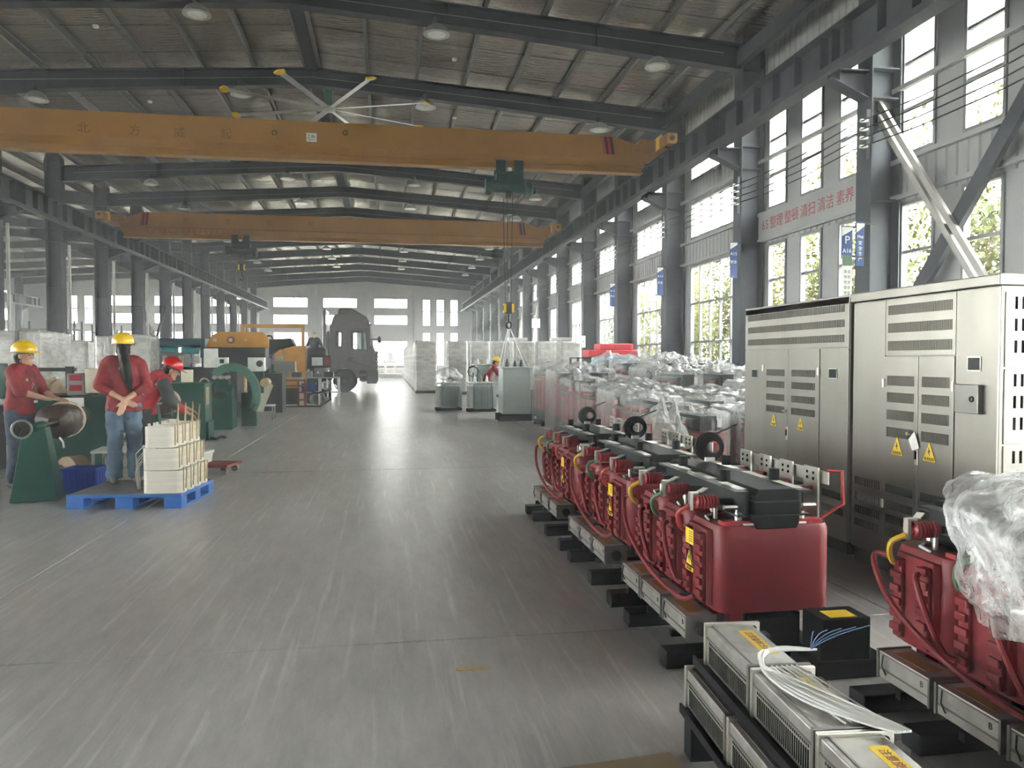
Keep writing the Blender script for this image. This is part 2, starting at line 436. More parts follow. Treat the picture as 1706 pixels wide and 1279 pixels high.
def nz(x, y=0.0, z=0.0): return noise.noise(Vector((x, y, z)))

# ================================================================== STRUCTURE
# ---- floor: concrete slabs with recessed joints
floor = struct(MB().box(WALLL - .3, WALLX + .3, YBACK - .3, YFAR + .3, -0.30, -0.012).build('floor', 'joint_dirt'), 'worn grey concrete floor slabs of the factory hall')
xs = [WALLL - .2] + [-2.5 + 5.55 * k for k in range(-4, 2)] + [WALLX + .2]
xs = sorted(x for x in xs if WALLL - .21 <= x <= WALLX + .21)
ys = [YBACK - .2] + [4.22 + 6.75 * k for k in range(-2, 10)] + [YFAR + .2]
ys = sorted(y for y in ys if YBACK - .21 <= y <= YFAR + .21)
for i in range(len(xs) - 1):
    for j in range(len(ys) - 1):
        g = 0.006
        MB().box(xs[i] + g, xs[i + 1] - g, ys[j] + g, ys[j + 1] - g, -0.15, 0.0).build('slab', 'concrete', floor, bevel=0.004)
# worn yellow paint mark and cardboard edge on the floor
tag(MB().prism([(-.085, -.02), (.08, -.022), (.092, .006), (.02, .02), (-.08, .016)], 'z', 0, .0015).build('paint_mark', 'floor_yellow', loc=G(787, 1113) + Vector((0, 0, 0.0004))), 'short worn yellow paint dash on the grey floor', 'paint mark')

ground = struct(MB().box(-120, 120, -100, 190, -0.5, -0.32).build('ground_outdoor', 'ground_outdoor'), 'bare ground outside the hall')

# ---- wall panels
def ribbed(a0, a1, z0, z1, fine):
    """one sheet of trapezoid cladding, local y = along wall, x>0 = outside"""
    m = MB()
    if not fine or a1 - a0 < .7:
        return m.box(0, .06, a0, a1, z0, z1)
    p = []; n = max(1, round((a1 - a0) / .21)); w = (a1 - a0) / n
    for i in range(n):
        y = a0 + i * w
        p += [(0, y), (0, y + w * .55), (-.022, y + w * .65), (-.022, y + w * .9)]
    p += [(0, a1), (.06, a1), (.06, a0)]
    return m.prism(p, 'z', z0, z1)
def wall_panels(parent, holes, a0, a1, z0, z1, fine, matname):
    lv = sorted({z0, z1} | {max(z0, min(z1, h[2])) for h in holes} | {max(z0, min(z1, h[3])) for h in holes})
    for k in range(len(lv) - 1):
        b, t = lv[k], lv[k + 1]
        if t - b < 1e-3: continue
        cut = sorted((h[0], h[1]) for h in holes if h[2] < t - 1e-3 and h[3] > b + 1e-3)
        p = a0
        for c0, c1 in cut + [(a1, a1)]:
            if c0 - p > .01: ribbed(p, c0, b, t, fine).build('panel', matname, parent)
            p = max(p, c1)
# ---- windows
WCACHE = {}; WN = [0]
def window(wall, W, a0, z0, w, h, cols, rows, fine=True, fm='frame_alu', rz=0.0):
    """wall 'x': plane x=W running along y; wall 'y': plane y=W running along x"""
    WN[0] += 1
    key = (round(w, 3), round(h, 3), cols, tuple(rows), fine, fm)
    loc = (W, a0, z0) if wall == 'x' else (a0, W, z0)
    r = rz if wall == 'x' else -PI / 2 + rz
    if key in WCACHE:
        o = copy_tree(WCACHE[key], loc, r); o.name = f'window_{WN[0]}'; return o
    o = bpy.data.objects.new(f'window_{WN[0]}', None); COL.objects.link(o); o.location = loc; o.rotation_euler = (0, 0, r)
    struct(o, 'tall daylight window with slim metal frame in the hall wall')
    t = .05
    f = MB()
    f.box(-.03, .07, 0, t, 0, h).box(-.03, .07, w - t, w, 0, h).box(-.03, .07, t, w - t, 0, t).box(-.03, .07, t, w - t, h - t, h)
    f.build('frame', fm, o)
    if cols > 1 and not fine:
        for i in range(1, cols): MB().box(-.01, .05, w * i / cols - .02, w * i / cols + .02, t, h - t).build('mullion', fm, o)
    if fine:
        ycut = [t] + [w * i / cols for i in range(1, cols)] + [w - t]
        zcut = [t] + [q for q in rows] + [h - t]
        for i in range(1, cols): MB().box(-.015, .05, w * i / cols - .02, w * i / cols + .02, t, h - t).build('mullion', fm, o)
        for q in rows: MB().box(-.012, .045, t, w - t, q - .022, q + .022).build('transom', fm, o)
        for i in range(len(ycut) - 1):
            for j in range(len(zcut) - 1):
                MB().box(.02, .026, ycut[i] + .012, ycut[i + 1] - .012, zcut[j] + .014, zcut[j + 1] - .014).build('pane', 'window_glass', o)
    else:
        MB().box(.02, .026, t, w - t, t, h - t).build('pane', 'window_glass', o)
    WCACHE[key] = o
    return o
ROWA, ROWB, ROWC = (6.17, 7.05), (4.67, 5.62), (0.95, 4.0)

# right wall
wall_r = struct(bpy.data.objects.new('wall_right', None), 'grey ribbed sheet wall with rows of windows'); COL.objects.link(wall_r); wall_r.location = (WALLX, 0, 0)
bays = [(FY[i], FY[i + 1]) for i in range(len(FY) - 1)]
for (y0, y1) in [(YBACK, FY[0])] + bays + [(FY[-1], YFAR)]:
    fine = 6 < y0 < 42
    holes = []
    if y1 - y0 < 3: pass
    elif y1 < 7:                                        # the same window wall running on past the camera
        for a, b in (ROWB, ROWC): holes.append((y0 + .7, y1 - .7, a, b)); window('x', WALLX, y0 + .7, a, y1 - y0 - 1.4, b - a, 3, (), False)
    elif y0 < 12:                                       # tall narrow windows in the two nearest bays
        cs = (7.89, 9.18, 10.47) if y0 < 8 else (12.13, 13.40, 14.67)
        for c in cs:
            for (a, b, rows) in ((4.66, 6.75, (.7, 1.4)), (.95, 3.96, (1.2, 2.25))):
                holes.append((c - .37, c + .37, a, b)); window('x', WALLX, c - .37, a, .74, b - a, 1, rows)
    else:
        c = (y0 + y1) / 2 + .15
        for (a, b), rows in ((ROWA, ()), (ROWB, ()), (ROWC, (1.05, 2.05))):
            holes.append((c - 1.48, c + 1.48, a, b)); window('x', WALLX, c - 1.48, a, 2.96, b - a, 5, rows, fine and y0 < 35)
    wall_panels(wall_r, holes, y0, y1, 0, 8.36, fine, 'wall_sheet')
for zz in (0.9, 4.05, 4.6, 5.7, 7.15):
    MB().box(-.1, -.024, YBACK, YFAR, zz - .035, zz + .035).build('girt', 'wall_sheet', wall_r)

# far end wall
wall_f = struct(bpy.data.objects.new('wall_far', None), 'pale end wall with window rows and a shutter door'); COL.objects.link(wall_f); wall_f.location = (0, YFAR, 0); wall_f.rotation_euler = (0, 0, -PI / 2)
fw_holes = []
def farwin(x0, x1, a, b, cols): fw_holes.append((x0, x1, a, b)); window('y', YFAR, x0, a, x1 - x0, b - a, cols, (), False, 'frame_alu')
wide = [(-9.94, -6.97), (-5.66, -2.68), (-1.19, 1.8), (-15.6, -12.6), (-19.8, -16.8), (-24.0, -21.0)]
for k, (a, b) in enumerate(wide):
    farwin(a, b, 6.17, 7.05, 5); farwin(a, b, 4.67, 5.55, 1)
    if k != 2: farwin(a, b, 1.0, 4.0, 2)
for a in (3.15, 4.4, 5.66, -26.6, -25.4, -27.9):
    farwin(a, a + .7, 4.6, 7.0, 1); farwin(a, a + .7, 1.0, 4.0, 1)
DOOR = (-1.27, 1.73, 0, 3.34)
wall_panels(wall_f, fw_holes + [DOOR], WALLL, WALLX, 0, 7.6, False, 'wall_sheet')
def gable(parent, r, xa, xb, mname):
    MB().prism([(xa, 7.6), (xb, 7.6), (xb, zroof(xb - .01) + .1), (r, 9.03), (xa, zroof(xa + .01) + .1)], 'x', 0, .06).build('gable_panel', mname, parent)
gable(wall_f, RIDGE, -11.15, WALLX, 'wall_sheet'); gable(wall_f, RIDGE2, WALLL, -11.15, 'wall_sheet')
for q in (0.9, 4.35, 5.9, 7.3):
    MB().box(-.1, -.01, WALLL, WALLX, q - .05, q + .05).build('girt', 'wall_sheet', wall_f)
for q in (-6.3, -1.9, 2.5, -15.6, -20.4):
    MB().box(.07, .25, q - .12, q + .12, 0, 8.4).build('wind_post', 'wall_sheet', wall_f)
door = struct(bpy.data.objects.new('door_1', None), 'grey roller shutter door in the far end wall'); COL.objects.link(door); door.location = (0, YFAR, 0)
for i in range(22): MB().box(DOOR[0], DOOR[1], .0, .05, i * .152, i * .152 + .145).build('slat', 'shutter_grey', door)
MB().box(DOOR[0] - .1, DOOR[1] + .1, -.12, .08, 3.32, 3.62).build('shutter_box', 'wall_sheet', door)

# second hall's outer wall and the back wall: long windows for daylight
wall_l = struct(bpy.data.objects.new('wall_left', None), 'outer wall of the second hall with windows'); COL.objects.link(wall_l); wall_l.location = (WALLL, 0, 0); wall_l.rotation_euler = (0, 0, PI)
lh = []
def leftwin(y0, y1, a, b, cols): lh.append((-y1, -y0, a, b)); window('x', WALLL, y1, a, y1 - y0, b - a, cols, (), False, 'frame_alu', PI)
for (a, b) in (ROWA, ROWB, ROWC):
    leftwin(YBACK + 1, 50, a, b, 20)
    for y0 in FY[14:-1]: leftwin(y0 + .7, y0 + 3.7, a, b, 5)
wall_panels(wall_l, lh, -YFAR, -YBACK, 0, 8.4, False, 'wall_sheet')
wall_b = struct(bpy.data.objects.new('wall_back', None), 'end wall behind with windows'); COL.objects.link(wall_b); wall_b.location = (0, YBACK, 0); wall_b.rotation_euler = (0, 0, PI / 2)
bh = []                                             # nothing in the photograph shows an opening on this side
wall_panels(wall_b, bh, -WALLX, -WALLL, 0, 7.6, False, 'wall_sheet')
MB().prism([(11.15, 7.6), (-WALLX, 7.6), (-WALLX, zroof(WALLX) + .1), (-RIDGE, 9.03), (11.15, zroof(-11.14) + .1)], 'x', 0, .06).build('gable_panel', 'wall_sheet', wall_b)
MB().prism([(-WALLL, 7.6), (11.15, 7.6), (11.15, zroof(-11.16) + .1), (-RIDGE2, 9.03), (-WALLL, zroof(WALLL) + .1)], 'x', 0, .06).build('gable_panel', 'wall_sheet', wall_b)

# ---- roof: foil blankets sagging between purlins
PUR = [.16] + [1.35 + 1.2 * k for k in range(7)]
def foil_sheet(name, r, xa, xb, fine):
    nx, ny = (int((xb - xa) / .13), int((YFAR - YBACK) / .22)) if fine else (40, 90)
    def fn(u, v):
        x = xa + (xb - xa) * u; y = YBACK + (YFAR - YBACK) * v; d = abs(x - r)
        t = ((d - .15) / 1.2) % 1.0
        s = .035 * math.sin(PI * t) * (1 + .6 * nz(x * .8, y * .7, 3))
        w = .022 * nz(x * 1.3, y * 4.2, 1) + .010 * nz(x * 4, y * 9, 7) if fine else 0
        return (x, y, 8.93 - .0655 * d - s + w)
    m = MB().grid(fn, nx, ny)
    o = struct(m.build(name, 'roof_foil', smooth='all'), 'crinkled foil insulation under the pitched roof')
    # opaque roof sheet above
    MB().prism([(xa - .3, zroof(xa + .02) + .1), (r, 9.05), (xb + .3, zroof(xb - .02) + .1), (xb + .3, zroof(xb - .02) + .16), (r, 9.11), (xa - .3, zroof(xa + .02) + .16)], 'y', YBACK - .3, YFAR + .3).build('roof_sheet', 'wall_sheet', o)
    for d in PUR:
        for sgn in (-1, 1):
            x = r + sgn * d; z = 8.93 - .0655 * d - .012
            if not xa < x < xb: continue
            m = MB().box(x - .035, x + .035, YBACK, YFAR, z - .012, z).box(x - .004, x + .004, YBACK, YFAR, z - .19, z - .012).box(x - .035, x + .035, YBACK, YFAR, z - .2, z - .188)
            m.build('purlin', 'purlin_zinc', o)
    return o
ceil = foil_sheet('ceiling', RIDGE, -11.15, WALLX + .05, True)
ceil2 = foil_sheet('ceiling', RIDGE2, WALLL, -11.15, False)
for y0 in FY[5:10]:
    for k in range(3):
        y = y0 + .75 + 1.45 * k
        for sgn, xe in ((1, WALLX - .1), (-1, -11.0)):
            MB().tube([(RIDGE + sgn * .2, y, 8.86), ((RIDGE + xe) / 2, y + .05, zroof((RIDGE + xe) / 2) - .06), (xe, y, zroof(xe) - .06)], .008, 5).build('foil_seam', 'rope_dark', ceil)
MB().box(RIDGE - .14, RIDGE + .14, YBACK, YFAR, 8.66, 8.70).build('ridge_plate', 'steel_paint', ceil)

# ---- steel frames
def column_mesh(side):
    """H column, x=0 inner face growing to +x; bracket points to -x"""
    m = MB(); h = 8.3
    m.box(0, .022, -.19, .19, 0, h).box(.478, .5, -.19, .19, 0, h).box(.022, .478, -.012, .012, 0, h)
    for q in (2.0, 4.0, 5.55, 6.0, 7.6): m.box(.02, .48, -.16, .16, q, q + .02)
    m.box(-.05, .55, -.25, .25, 0, .03)
    return m
def bracket_mesh():
    m = MB()
    m.prism([(-.62, 5.975), (0, 5.975), (0, 5.55), (-.62, 5.82)], 'y', -.012, .012)
    m.box(-.62, 0, -.13, .13, 5.955, 5.98)
    m.prism([(-.62, 5.82), (0, 5.55), (0, 5.57), (-.62, 5.84)], 'y', -.13, .13)
    m.box(-.5, -.48, -.13, .13, 5.78, 5.96)
    return m
cm = column_mesh(1).mesh('steel_column'); cm.materials.append(MATS['steel_paint'])
bm_ = bracket_mesh().mesh('bracket'); bm_.materials.append(MATS['steel_paint'])
pipe_me = MB().cyl((-.06, .30, .1), (-.06, .30, 5.5), .055, n=8).mesh('drain_pipe'); pipe_me.materials.append(MATS['white_paint'])
def column(x, y, flip, label, pipe=False, two=False):
    o = link('steel_column', cm); o.location = (x, y, 0); o.rotation_euler = (0, 0, PI if flip else 0)
    struct(o, label)
    link('bracket', bm_, o)
    if two:
        b = link('bracket', bm_, o); b.location = (.5, 0, 0); b.rotation_euler = (0, 0, PI)
    if pipe:
        p = link('drain_pipe', pipe_me, o)
        if flip: p.location = (0, -.60, 0)
    return o
for i, y in enumerate(FY):
    column(XR, y, False, 'dark grey steel column along the windowed wall')
    if y > 18: column(XL, y, True, 'dark grey steel column between the two halls', pipe=True, two=True)
    if y > 58: column(XLL, y, True, 'steel column along the outer wall of the second hall')
def rafter_mesh(r, xa, xb):
    m = MB()
    for sgn, xe in ((1, xb), (-1, xa)):
        L = abs(xe - r)
        def zt(d): return 8.72 - .0655 * d
        def zb(d): return 8.29 - .0655 * d - (.10 * max(0, (d - L * .45) / (L * .55)))
        ds = [0, L * .45, L]
        up = [(r + sgn * d, zt(d)) for d in ds]; lo = [(r + sgn * d, zb(d)) for d in ds]
        m.prism(up + lo[::-1], 'y', -.01, .01)
        m.prism(up + [(x, z - .02) for x, z in up[::-1]], 'y', -.13, .13)
        m.prism(lo + [(x, z + .02) for x, z in lo[::-1]], 'y', -.13, .13)
        for d in (L * .33, L * .66, .01, L - .02):
            m.box(r + sgn * d - .012, r + sgn * d + .012, -.13, .13, zb(d), zt(d))
    return m
rm1 = rafter_mesh(RIDGE, XL - .02, XR + .02).mesh('roof_rafter'); rm1.materials.append(MATS['steel_paint'])
rm2 = rafter_mesh(RIDGE2, XLL - .02, -11.38).mesh('roof_rafter'); rm2.materials.append(MATS['steel_paint'])
wire_me = MB().tube([(x, -.16, 8.46 - .0655 * abs(x - RIDGE)) for x in (-10.5, -6, RIDGE, 2.5, 6.9)], .007, 5).mesh('conduit'); wire_me.materials.append(MATS['conduit_grey'])
for i, y in enumerate(FY):
    if y > 6: 
        o = struct(link('roof_rafter', rm1, loc=(0, y, 0)), 'dark tapered steel rafter crossing under the foil roof')
        if y < 50: link('conduit', wire_me, o)
    if y > 30: struct(link('roof_rafter', rm2, loc=(0, y, 0)), 'dark steel rafter of the second hall')
# eave beam along the right wall top
struct(MB().box(7.25, 7.4, 6, YFAR, 7.7, 8.0).build('trim_1', 'steel_paint'), 'dark eave strut along the window wall')

# ---- cross bracing in the first bay of the right wall
b1 = MB()
b1.bar((7.55, 11.15, 5.72), (7.55, 8.35, 2.02), .06, .09); b1.bar((7.55, 11.27, 5.65), (7.55, 8.47, 1.95), .06, .09)
tag(b1.build('cross_brace', 'brace_light'), 'pale double angle brace slanting down across the tall windows', 'brace', kind='structure')
b2 = MB(); b2.bar((7.62, 10.95, 1.6), (7.62, 6.9, 6.3), .08, .22)
tag(b2.build('cross_brace', 'steel_paint'), 'dark steel brace crossing the pale brace by the windows', 'brace', kind='structure')
for y0 in (FY[11], FY[12]):
    m = MB(); m.bar((7.5, y0 + .3, 5.4), (7.5, y0 + 4.0, .4), .06, .12)
    tag(m.build('cross_brace', 'brace_light'), 'pale steel brace between columns far down the window wall', 'brace', 'far wall braces', kind='structure')
for sgn in (1, -1):
    m = MB(); m.bar((-11.1, FY[11] + .3, 4.2 if sgn > 0 else .3), (-11.1, FY[12] - .3, .3 if sgn > 0 else 4.2), .08, .14)
    tag(m.build('cross_brace', 'steel_paint'), 'dark crossed brace between the middle columns', 'brace', 'middle column braces', kind='structure')

# ---- crane runway beams
def runway(x, label, y0, y1, inner):
    t = thing('crane_runway_beam', label, 'crane beam', (x, 0, 0)); t['kind'] = 'structure'
    MB().box(-.012, .012, y0, y1, 6.02, 6.6).build('web', 'steel_paint', t)
    MB().box(-.15, .15, y0, y1, 6.0, 6.02).build('bottom_flange', 'steel_paint', t)
    MB().box(-.19, .19, y0, y1, 6.6, 6.622).build('top_flange', 'steel_paint', t)
    MB().box(-.035, .035, y0, y1, 6.622, 6.70).build('rail', 'rail_rust', t)
    MB().box(inner * .19, inner * .20, y0, y1, 6.6, 6.64).build('edge_strip', 'stripe_red' if inner < 0 else 'steel_paint', t)
    sm = MB().box(-.145, .145, -.008, .008, 6.02, 6.6).mesh('stiffener'); sm.materials.append(MATS['steel_paint'])
    for y in FY:
        for d in (0, .32, 1.1, 1.83, 2.54, 3.26, 4.05):
            if y0 < y + d < y1: link('stiffener', sm, t, loc=(0, y + d, 0))
    # lower bracing channel beside the beam
    MB().box(-inner * .35, -inner * .25, y0, y1, 5.86, 5.96).build('walkway_channel', 'steel_paint', t)
    return t
runway(6.88, 'dark crane runway beam with stiffeners along the window wall', 6.0, YFAR - .6, 1)
runway(-10.49, 'grey crane runway beam with red edge between the halls', 17.5, YFAR - .6, -1)
runway(-28.7, 'crane runway beam of the second hall in front of its outer wall', 56, YFAR - .6, -1)

# ---- trees outside the right wall
def leaf_cloud(n, c, r, size, seed):
    rnd = random.Random(seed); m = MB()
    for _ in range(n):
        while True:
            p = Vector((rnd.uniform(-1, 1), rnd.uniform(-1, 1), rnd.uniform(-1, 1)))
            if p.length < 1 and nz(p.x * 2.2 + seed, p.y * 2.2, p.z * 2.2) > -.12: break
        p = Vector((c[0] + p.x * r[0], c[1] + p.y * r[1], c[2] + p.z * r[2]))
        a = Vector((rnd.gauss(0, 1), rnd.gauss(0, 1), rnd.gauss(0, 1))).normalized(); b = a.orthogonal().normalized(); s = size * rnd.uniform(.6, 1.3)
        m.add([p - a * s, p + b * s * .5, p + a * s, p - b * s * .5], [(0, 1, 2, 3)])
    return m
for k, (x, y, h) in enumerate(((12.9, 12.0, 7.5), (13.2, 15.9, 8.2), (13.0, 20.4, 7.8), (12.9, 25.5, 7.2), (13.2, 31.5, 7.6), (13.0, 40, 7.5))):
    t = thing('outdoor_tree', ('slender leafy tree outside, behind the pale brace', 'slender leafy tree outside the windows with the red slogan', 'slender tree outside the first wide windows', 'slender tree outside the second wide windows', 'slender tree outside the third wide windows', 'distant tree outside the far wide windows')[k], 'tree', (x, y, -.33), k * 1.1, 'trees outside the windows')
    m = MB().cyl((0, 0, 0), (0.05, 0, h * .45), .13, .09, 8).cyl((.05, 0, h * .45), (.1, .1, h * .95), .09, .02, 8)
    rnd = random.Random(k)
    for _ in range(9):
        z = h * rnd.uniform(.3, .85); a = rnd.uniform(0, 2 * PI); L = rnd.uniform(.7, 1.5)
        m.cyl((.05, 0, z), (.05 + L * math.cos(a), L * math.sin(a), z + L * .8), .035, .01, 6)
    m.build('trunk', 'bark', t)
    leaf_cloud(4200, (0, 0, h * .55), (1.7, 1.9, h * .47), .085, k + 2).build('foliage', 'leaf', t)['kind'] = 'stuff'
for k, (y, w) in enumerate(((11.0, 1.9), (15.2, 2.1), (19.9, 2.4), (25.0, 2.4), (30.6, 2.8))):
    t = thing('outdoor_shrub', ('dense leafy shrub outside the window crossed by the braces', 'dense leafy shrub outside below the red slogan', 'dense leafy shrub outside the first wide lower window', 'dense leafy shrub outside the second wide lower window', 'dense leafy shrub outside the third wide lower window')[k], 'shrub', (10.0, y, -.33), 0, 'shrubs outside the windows')
    MB().cyl((0, 0, 0), (0, 0, 2), .08, .03, 7).build('stem', 'bark', t)
    leaf_cloud(9500, (0, 0, 2.4), (.75, w, 2.4), .075, k + 31).build('foliage', 'leaf', t)['kind'] = 'stuff'

# ================================================================== OVERHEAD
def crane(name, label, Y, xl, xr, zb, zt, texts):
    t = thing(name, label, 'crane', (0, Y, 0))
    h = zt - zb; z1 = zb + h * .36
    MB().prism([(xl + .55, z1), (xr - .35, z1), (xr - .25, zt - .32), (xr - 1.35, zt), (xl + 1.45, zt), (xl + .45, zt - .32)], 'y', -.22, .22).build('girder', 'crane_yellow', t, bevel=.01)
    m = MB()
    m.add([(xl + .5, -.22, z1), (xr - .4, -.22, z1), (xr - .4, .22, z1), (xl + .5, .22, z1), (xl + .6, -.05, zb + .17), (xr - .5, -.05, zb + .17), (xr - .5, .05, zb + .17), (xl + .6, .05, zb + .17)],
          [(0, 1, 5, 4), (2, 3, 7, 6), (0, 4, 7, 3), (1, 2, 6, 5), (4, 5, 6, 7)])
    m.build('haunch', 'crane_yellow', t)
    MB().box(xl + .6, xr - .5, -.012, .012, zb + .02, zb + .18).box(xl + .6, xr - .5, -.15, .15, zb, zb + .025).build('bottom_flange', 'crane_yellow', t)
    MB().box(xl + .55, xr - .35, -.235, -.222, z1 - .02, z1 + .012).build('seam_strip', 'crane_yellow', t)
    for x, sg in ((xl + .12, -1), (xr - .12, 1)):
        e = MB().box(x - .13, x + .13, -1.15, 1.15, 6.72, 6.98).build('end_carriage', 'crane_yellow', t, bevel=.01)
        for yy in (-.85, .85): MB().cyl((x - .09, yy, 6.80), (x + .09, yy, 6.80), .11, n=14).build('wheel', 'stripe_black', e)
        for yy in (-1.2, 1.2): MB().cyl((x, yy - .08 * (1 if yy > 0 else -1), 6.86), (x, yy + .03, 6.86), .06, n=10).build('buffer', 'stripe_black', e)
        MB().box(x - .14, x + .14, -.62, -.38, 6.74, 7.05).build('drive_box', 'bright_yellow', t, bevel=.02)
        MB().prism([(x - sg * .7, 6.74), (x, 6.74), (x, 7.0), (x - sg * .5, 7.05)], 'y', -.3, .3).build('gusset', 'crane_yellow', t)
    for x0, sk in ((xr - 1.62, 0.07), (xl + 1.3, -.07)):
        for k, mn in enumerate(('stripe_red', 'stripe_black', 'stripe_red', 'stripe_black')):
            a = x0 + k * .07
            MB().prism([(a, zt - .03), (a + .07, zt - .03), (a + .07 + sk, z1 + .1), (a + sk, z1 + .1)], 'y', -.224, -.221).build('warning_stripe', mn, t)
    for body, x, z, s, mn in texts:
        text('lettering', body, mn, t, s, (x, -.2225, z), (PI / 2, 0, 0))
    return t
xt = lambda px, py: onY(px, py, 18.68)
tx = [(ch, xt(px, py).x, xt(px, py).z, .26, 'faded_print') for ch, px, py in (('北', 139, 214), ('方', 225, 218), ('威', 299, 222), ('起', 377, 224))]
c1 = crane('overhead_crane', 'long yellow bridge crane girder with white 2.8t plate and dark green hoist below', 18.9, -10.49, 6.88, 6.24, 7.12, tx)
p = xt(519, 229)
pl = MB().box(-.115, .115, -.006, 0, -.1, .1).build('capacity_plate', 'paper_white', c1, loc=(p.x, -.2215, p.z))
text('lettering', '2.8t', 'stripe_black', pl, .12, (0, -.007, .02), (PI / 2, 0, 0))
MB().box(-.09, .09, -.008, -.006, -.06, -.05).build('plate_line', 'stripe_black', pl)
for px in (457, 575):
    p = xt(px, 221)
    MB().torus((p.x, -.223, p.z), .05, .014, (0, 1, 0), 14, 6).build('bolt_ring', 'ink_dark', c1)
c2 = crane('overhead_crane', 'yellow bridge crane girder in front of the far rafters with cable festoon', 31.4, -10.49, 6.88, 6.20, 7.16,
           [(ch, -7.6 + 1.55 * k, 6.85, .24, 'faded_print') for k, ch in enumerate('北方威起')])
for k in range(9):
    x = -9.0 + k * .42
    MB().tube([(x + .3 * u, -.3, 6.55 - .28 * math.sin(PI * u)) for u in (0, .2, .4, .6, .8, 1)], .014, 5).build('festoon_cable', 'rail_rust', c2)
MB().tube([(-9.5, -.3, 6.56), (-2, -.3, 6.56), (6.2, -.3, 6.5)], .012, 5).build('festoon_rail', 'rail_rust', c2)

def hoist(label, X, Y, zt, hook_z, mn='hoist_green'):
    t = thing('electric_hoist', label, 'hoist', (X, Y, zt))
    MB().cyl((-.42, 0, -.42), (.40, 0, -.42), .155, n=20).build('drum', mn, t, smooth=True)
    MB().box(-.58, -.42, -.17, .17, -.60, -.24).build('gearbox', mn, t, bevel=.03)
    m = MB().lathe([(.15, 0), (.19, .03), (.19, .17), (.14, .21)], (.38, 0, -.45), (1, 0, 0), 20); m.build('motor', mn, t, smooth=True)
    MB().box(-.32, .34, -.19, .19, -.34, -.10).build('frame_box', mn, t, bevel=.015)
    for x in (-.22, .22):
        for y in (-.19, .19):
            b = MB().box(x - .12, x + .12, y - .02, y + .02, -.14, .18).build('trolley_plate', mn, t, bevel=.04)
            MB().cyl((x, y - .08 * (1 if y > 0 else -1), .092), (x, y + .03 * (1 if y > 0 else -1), .092), .07, n=16).build('trolley_wheel', 'machine_dark', b)
    MB().box(-.05, .05, -.205, -.195, -.08, 0).build('rating_plate', 'paper_white', t)
    MB().box(-.08, .05, -.08, .08, -.70, -.55).build('rope_guide', 'machine_dark', t)
    zb = hook_z - zt
    for x in (-.14, -.03, .10): MB().cyl((x, 0, -.55), (x * .55, 0, zb), .009, n=6).build('wire_rope', 'rope_dark', t)
    b = MB().lathe([(.05, -.07), (.15, -.06), (.15, -.02), (.06, 0), (.15, .02), (.15, .06), (.05, .07)], (0, 0, zb - .05), (0, 1, 0), 18).build('hook_block', 'machine_dark', t, smooth=True)
    for x in (-.13, .07): MB().box(x, x + .06, -.08, .08, zb - .16, zb + .05).build('cheek_plate', 'bright_yellow', b)
    MB().cyl((0, 0, zb - .12), (0, 0, zb - .40), .025, n=8).build('shank', 'machine_dark', t)
    MB().tube([(0, 0, zb - .38)] + [(.07 * math.cos(a), 0, zb - .47 + .08 * math.sin(a)) for a in [math.radians(v) for v in range(90, -200, -30)]], .024, 8).build('hook', 'machine_dark', t)
    return t
HX = 2.97
hoist('dark green electric hoist hanging under the crane with the white 2.8t plate', HX, 18.9, 6.24, 2.88)
hoist('dark grey electric hoist hanging under the far yellow crane', -5.6, 31.4, 6.20, 5.2, 'machine_dark')

# ---- big ceiling fan under the ridge
fan = thing('ceiling_fan', 'large ceiling fan with long pale blades and yellow tips under the ridge', 'fan', (-1.42, 19.95, 7.82))
MB().box(-.09, .09, -.09, .09, .05, .50).build('drop_rod', 'machine_green_light', fan)
MB().lathe([(.10, -.06), (.16, -.03), (.16, .04), (.08, .08)], n=18).build('hub', 'lamp_alu', fan, smooth=True)
for k in range(8):
    a = math.radians(-110 + 45 * k); R = Matrix.Rotation(a, 4, 'Z') @ Matrix.Rotation(math.radians(12), 4, 'X')
    b = MB().box(.12, 2.45, -.07, .07, -.006, .006, R).build('blade', 'lamp_alu', fan)
    MB().prism([(2.45, -.09), (2.58, -.13), (2.64, .0), (2.58, .13), (2.45, .09)], 'z', -.02, .02).build('blade_tip', 'bright_yellow', b).matrix_local = R

# ---- high bay lamps on the rafters
def lamp_tree(label, loc):
    t = thing('high_bay_lamp', label, 'lamp', loc, 0, 'high bay lamps on the rafters')
    MB().lathe([(.26, -.16), (.25, -.14), (.20, -.05), (.11, .02), (.08, .03), (.08, .04)], n=24).build('reflector', 'lamp_alu', t, smooth=True)
    MB().lathe([(.235, -.150), (.15, -.165), (.01, -.17)], n=20).build('lens', 'lamp_lens', t, smooth=True)
    MB().lathe([(.07, .04), (.075, .06), (.075, .14), (.05, .17)], n=14).build('ballast', 'machine_dark', t, smooth=True)
    MB().cyl((0, 0, .16), (0, 0, .30), .012, n=6).build('hanger', 'machine_dark', t)
    return t
L0 = None
for i, y in enumerate(FY):
    if not 14 < y < 55: continue
    for x in (-8.0, -3.45, .97, 5.45):
        if y < 16 and x < -5: continue
        z = 8.29 - .0655 * abs(x - RIDGE) - (.06 if abs(x - RIDGE) > 4 else 0) - .10
        lb = 'white high bay lamp, ' + ('rafter before the near crane' if i == 6 else ('first', 'second', 'third', 'fourth', 'fifth', 'sixth', 'seventh', 'eighth', 'ninth', 'tenth')[i - 7] + ' rafter behind the near crane') + ', ' + {-8.0: 'fourth from the windows', -3.45: 'third from the windows', .97: 'second from the windows', 5.45: 'nearest the windows'}[x]
        if L0 is None: L0 = lamp_tree(lb, (x, y - .2, z))
        else: copy_tree(L0, (x, y - .2, z), None, lb)
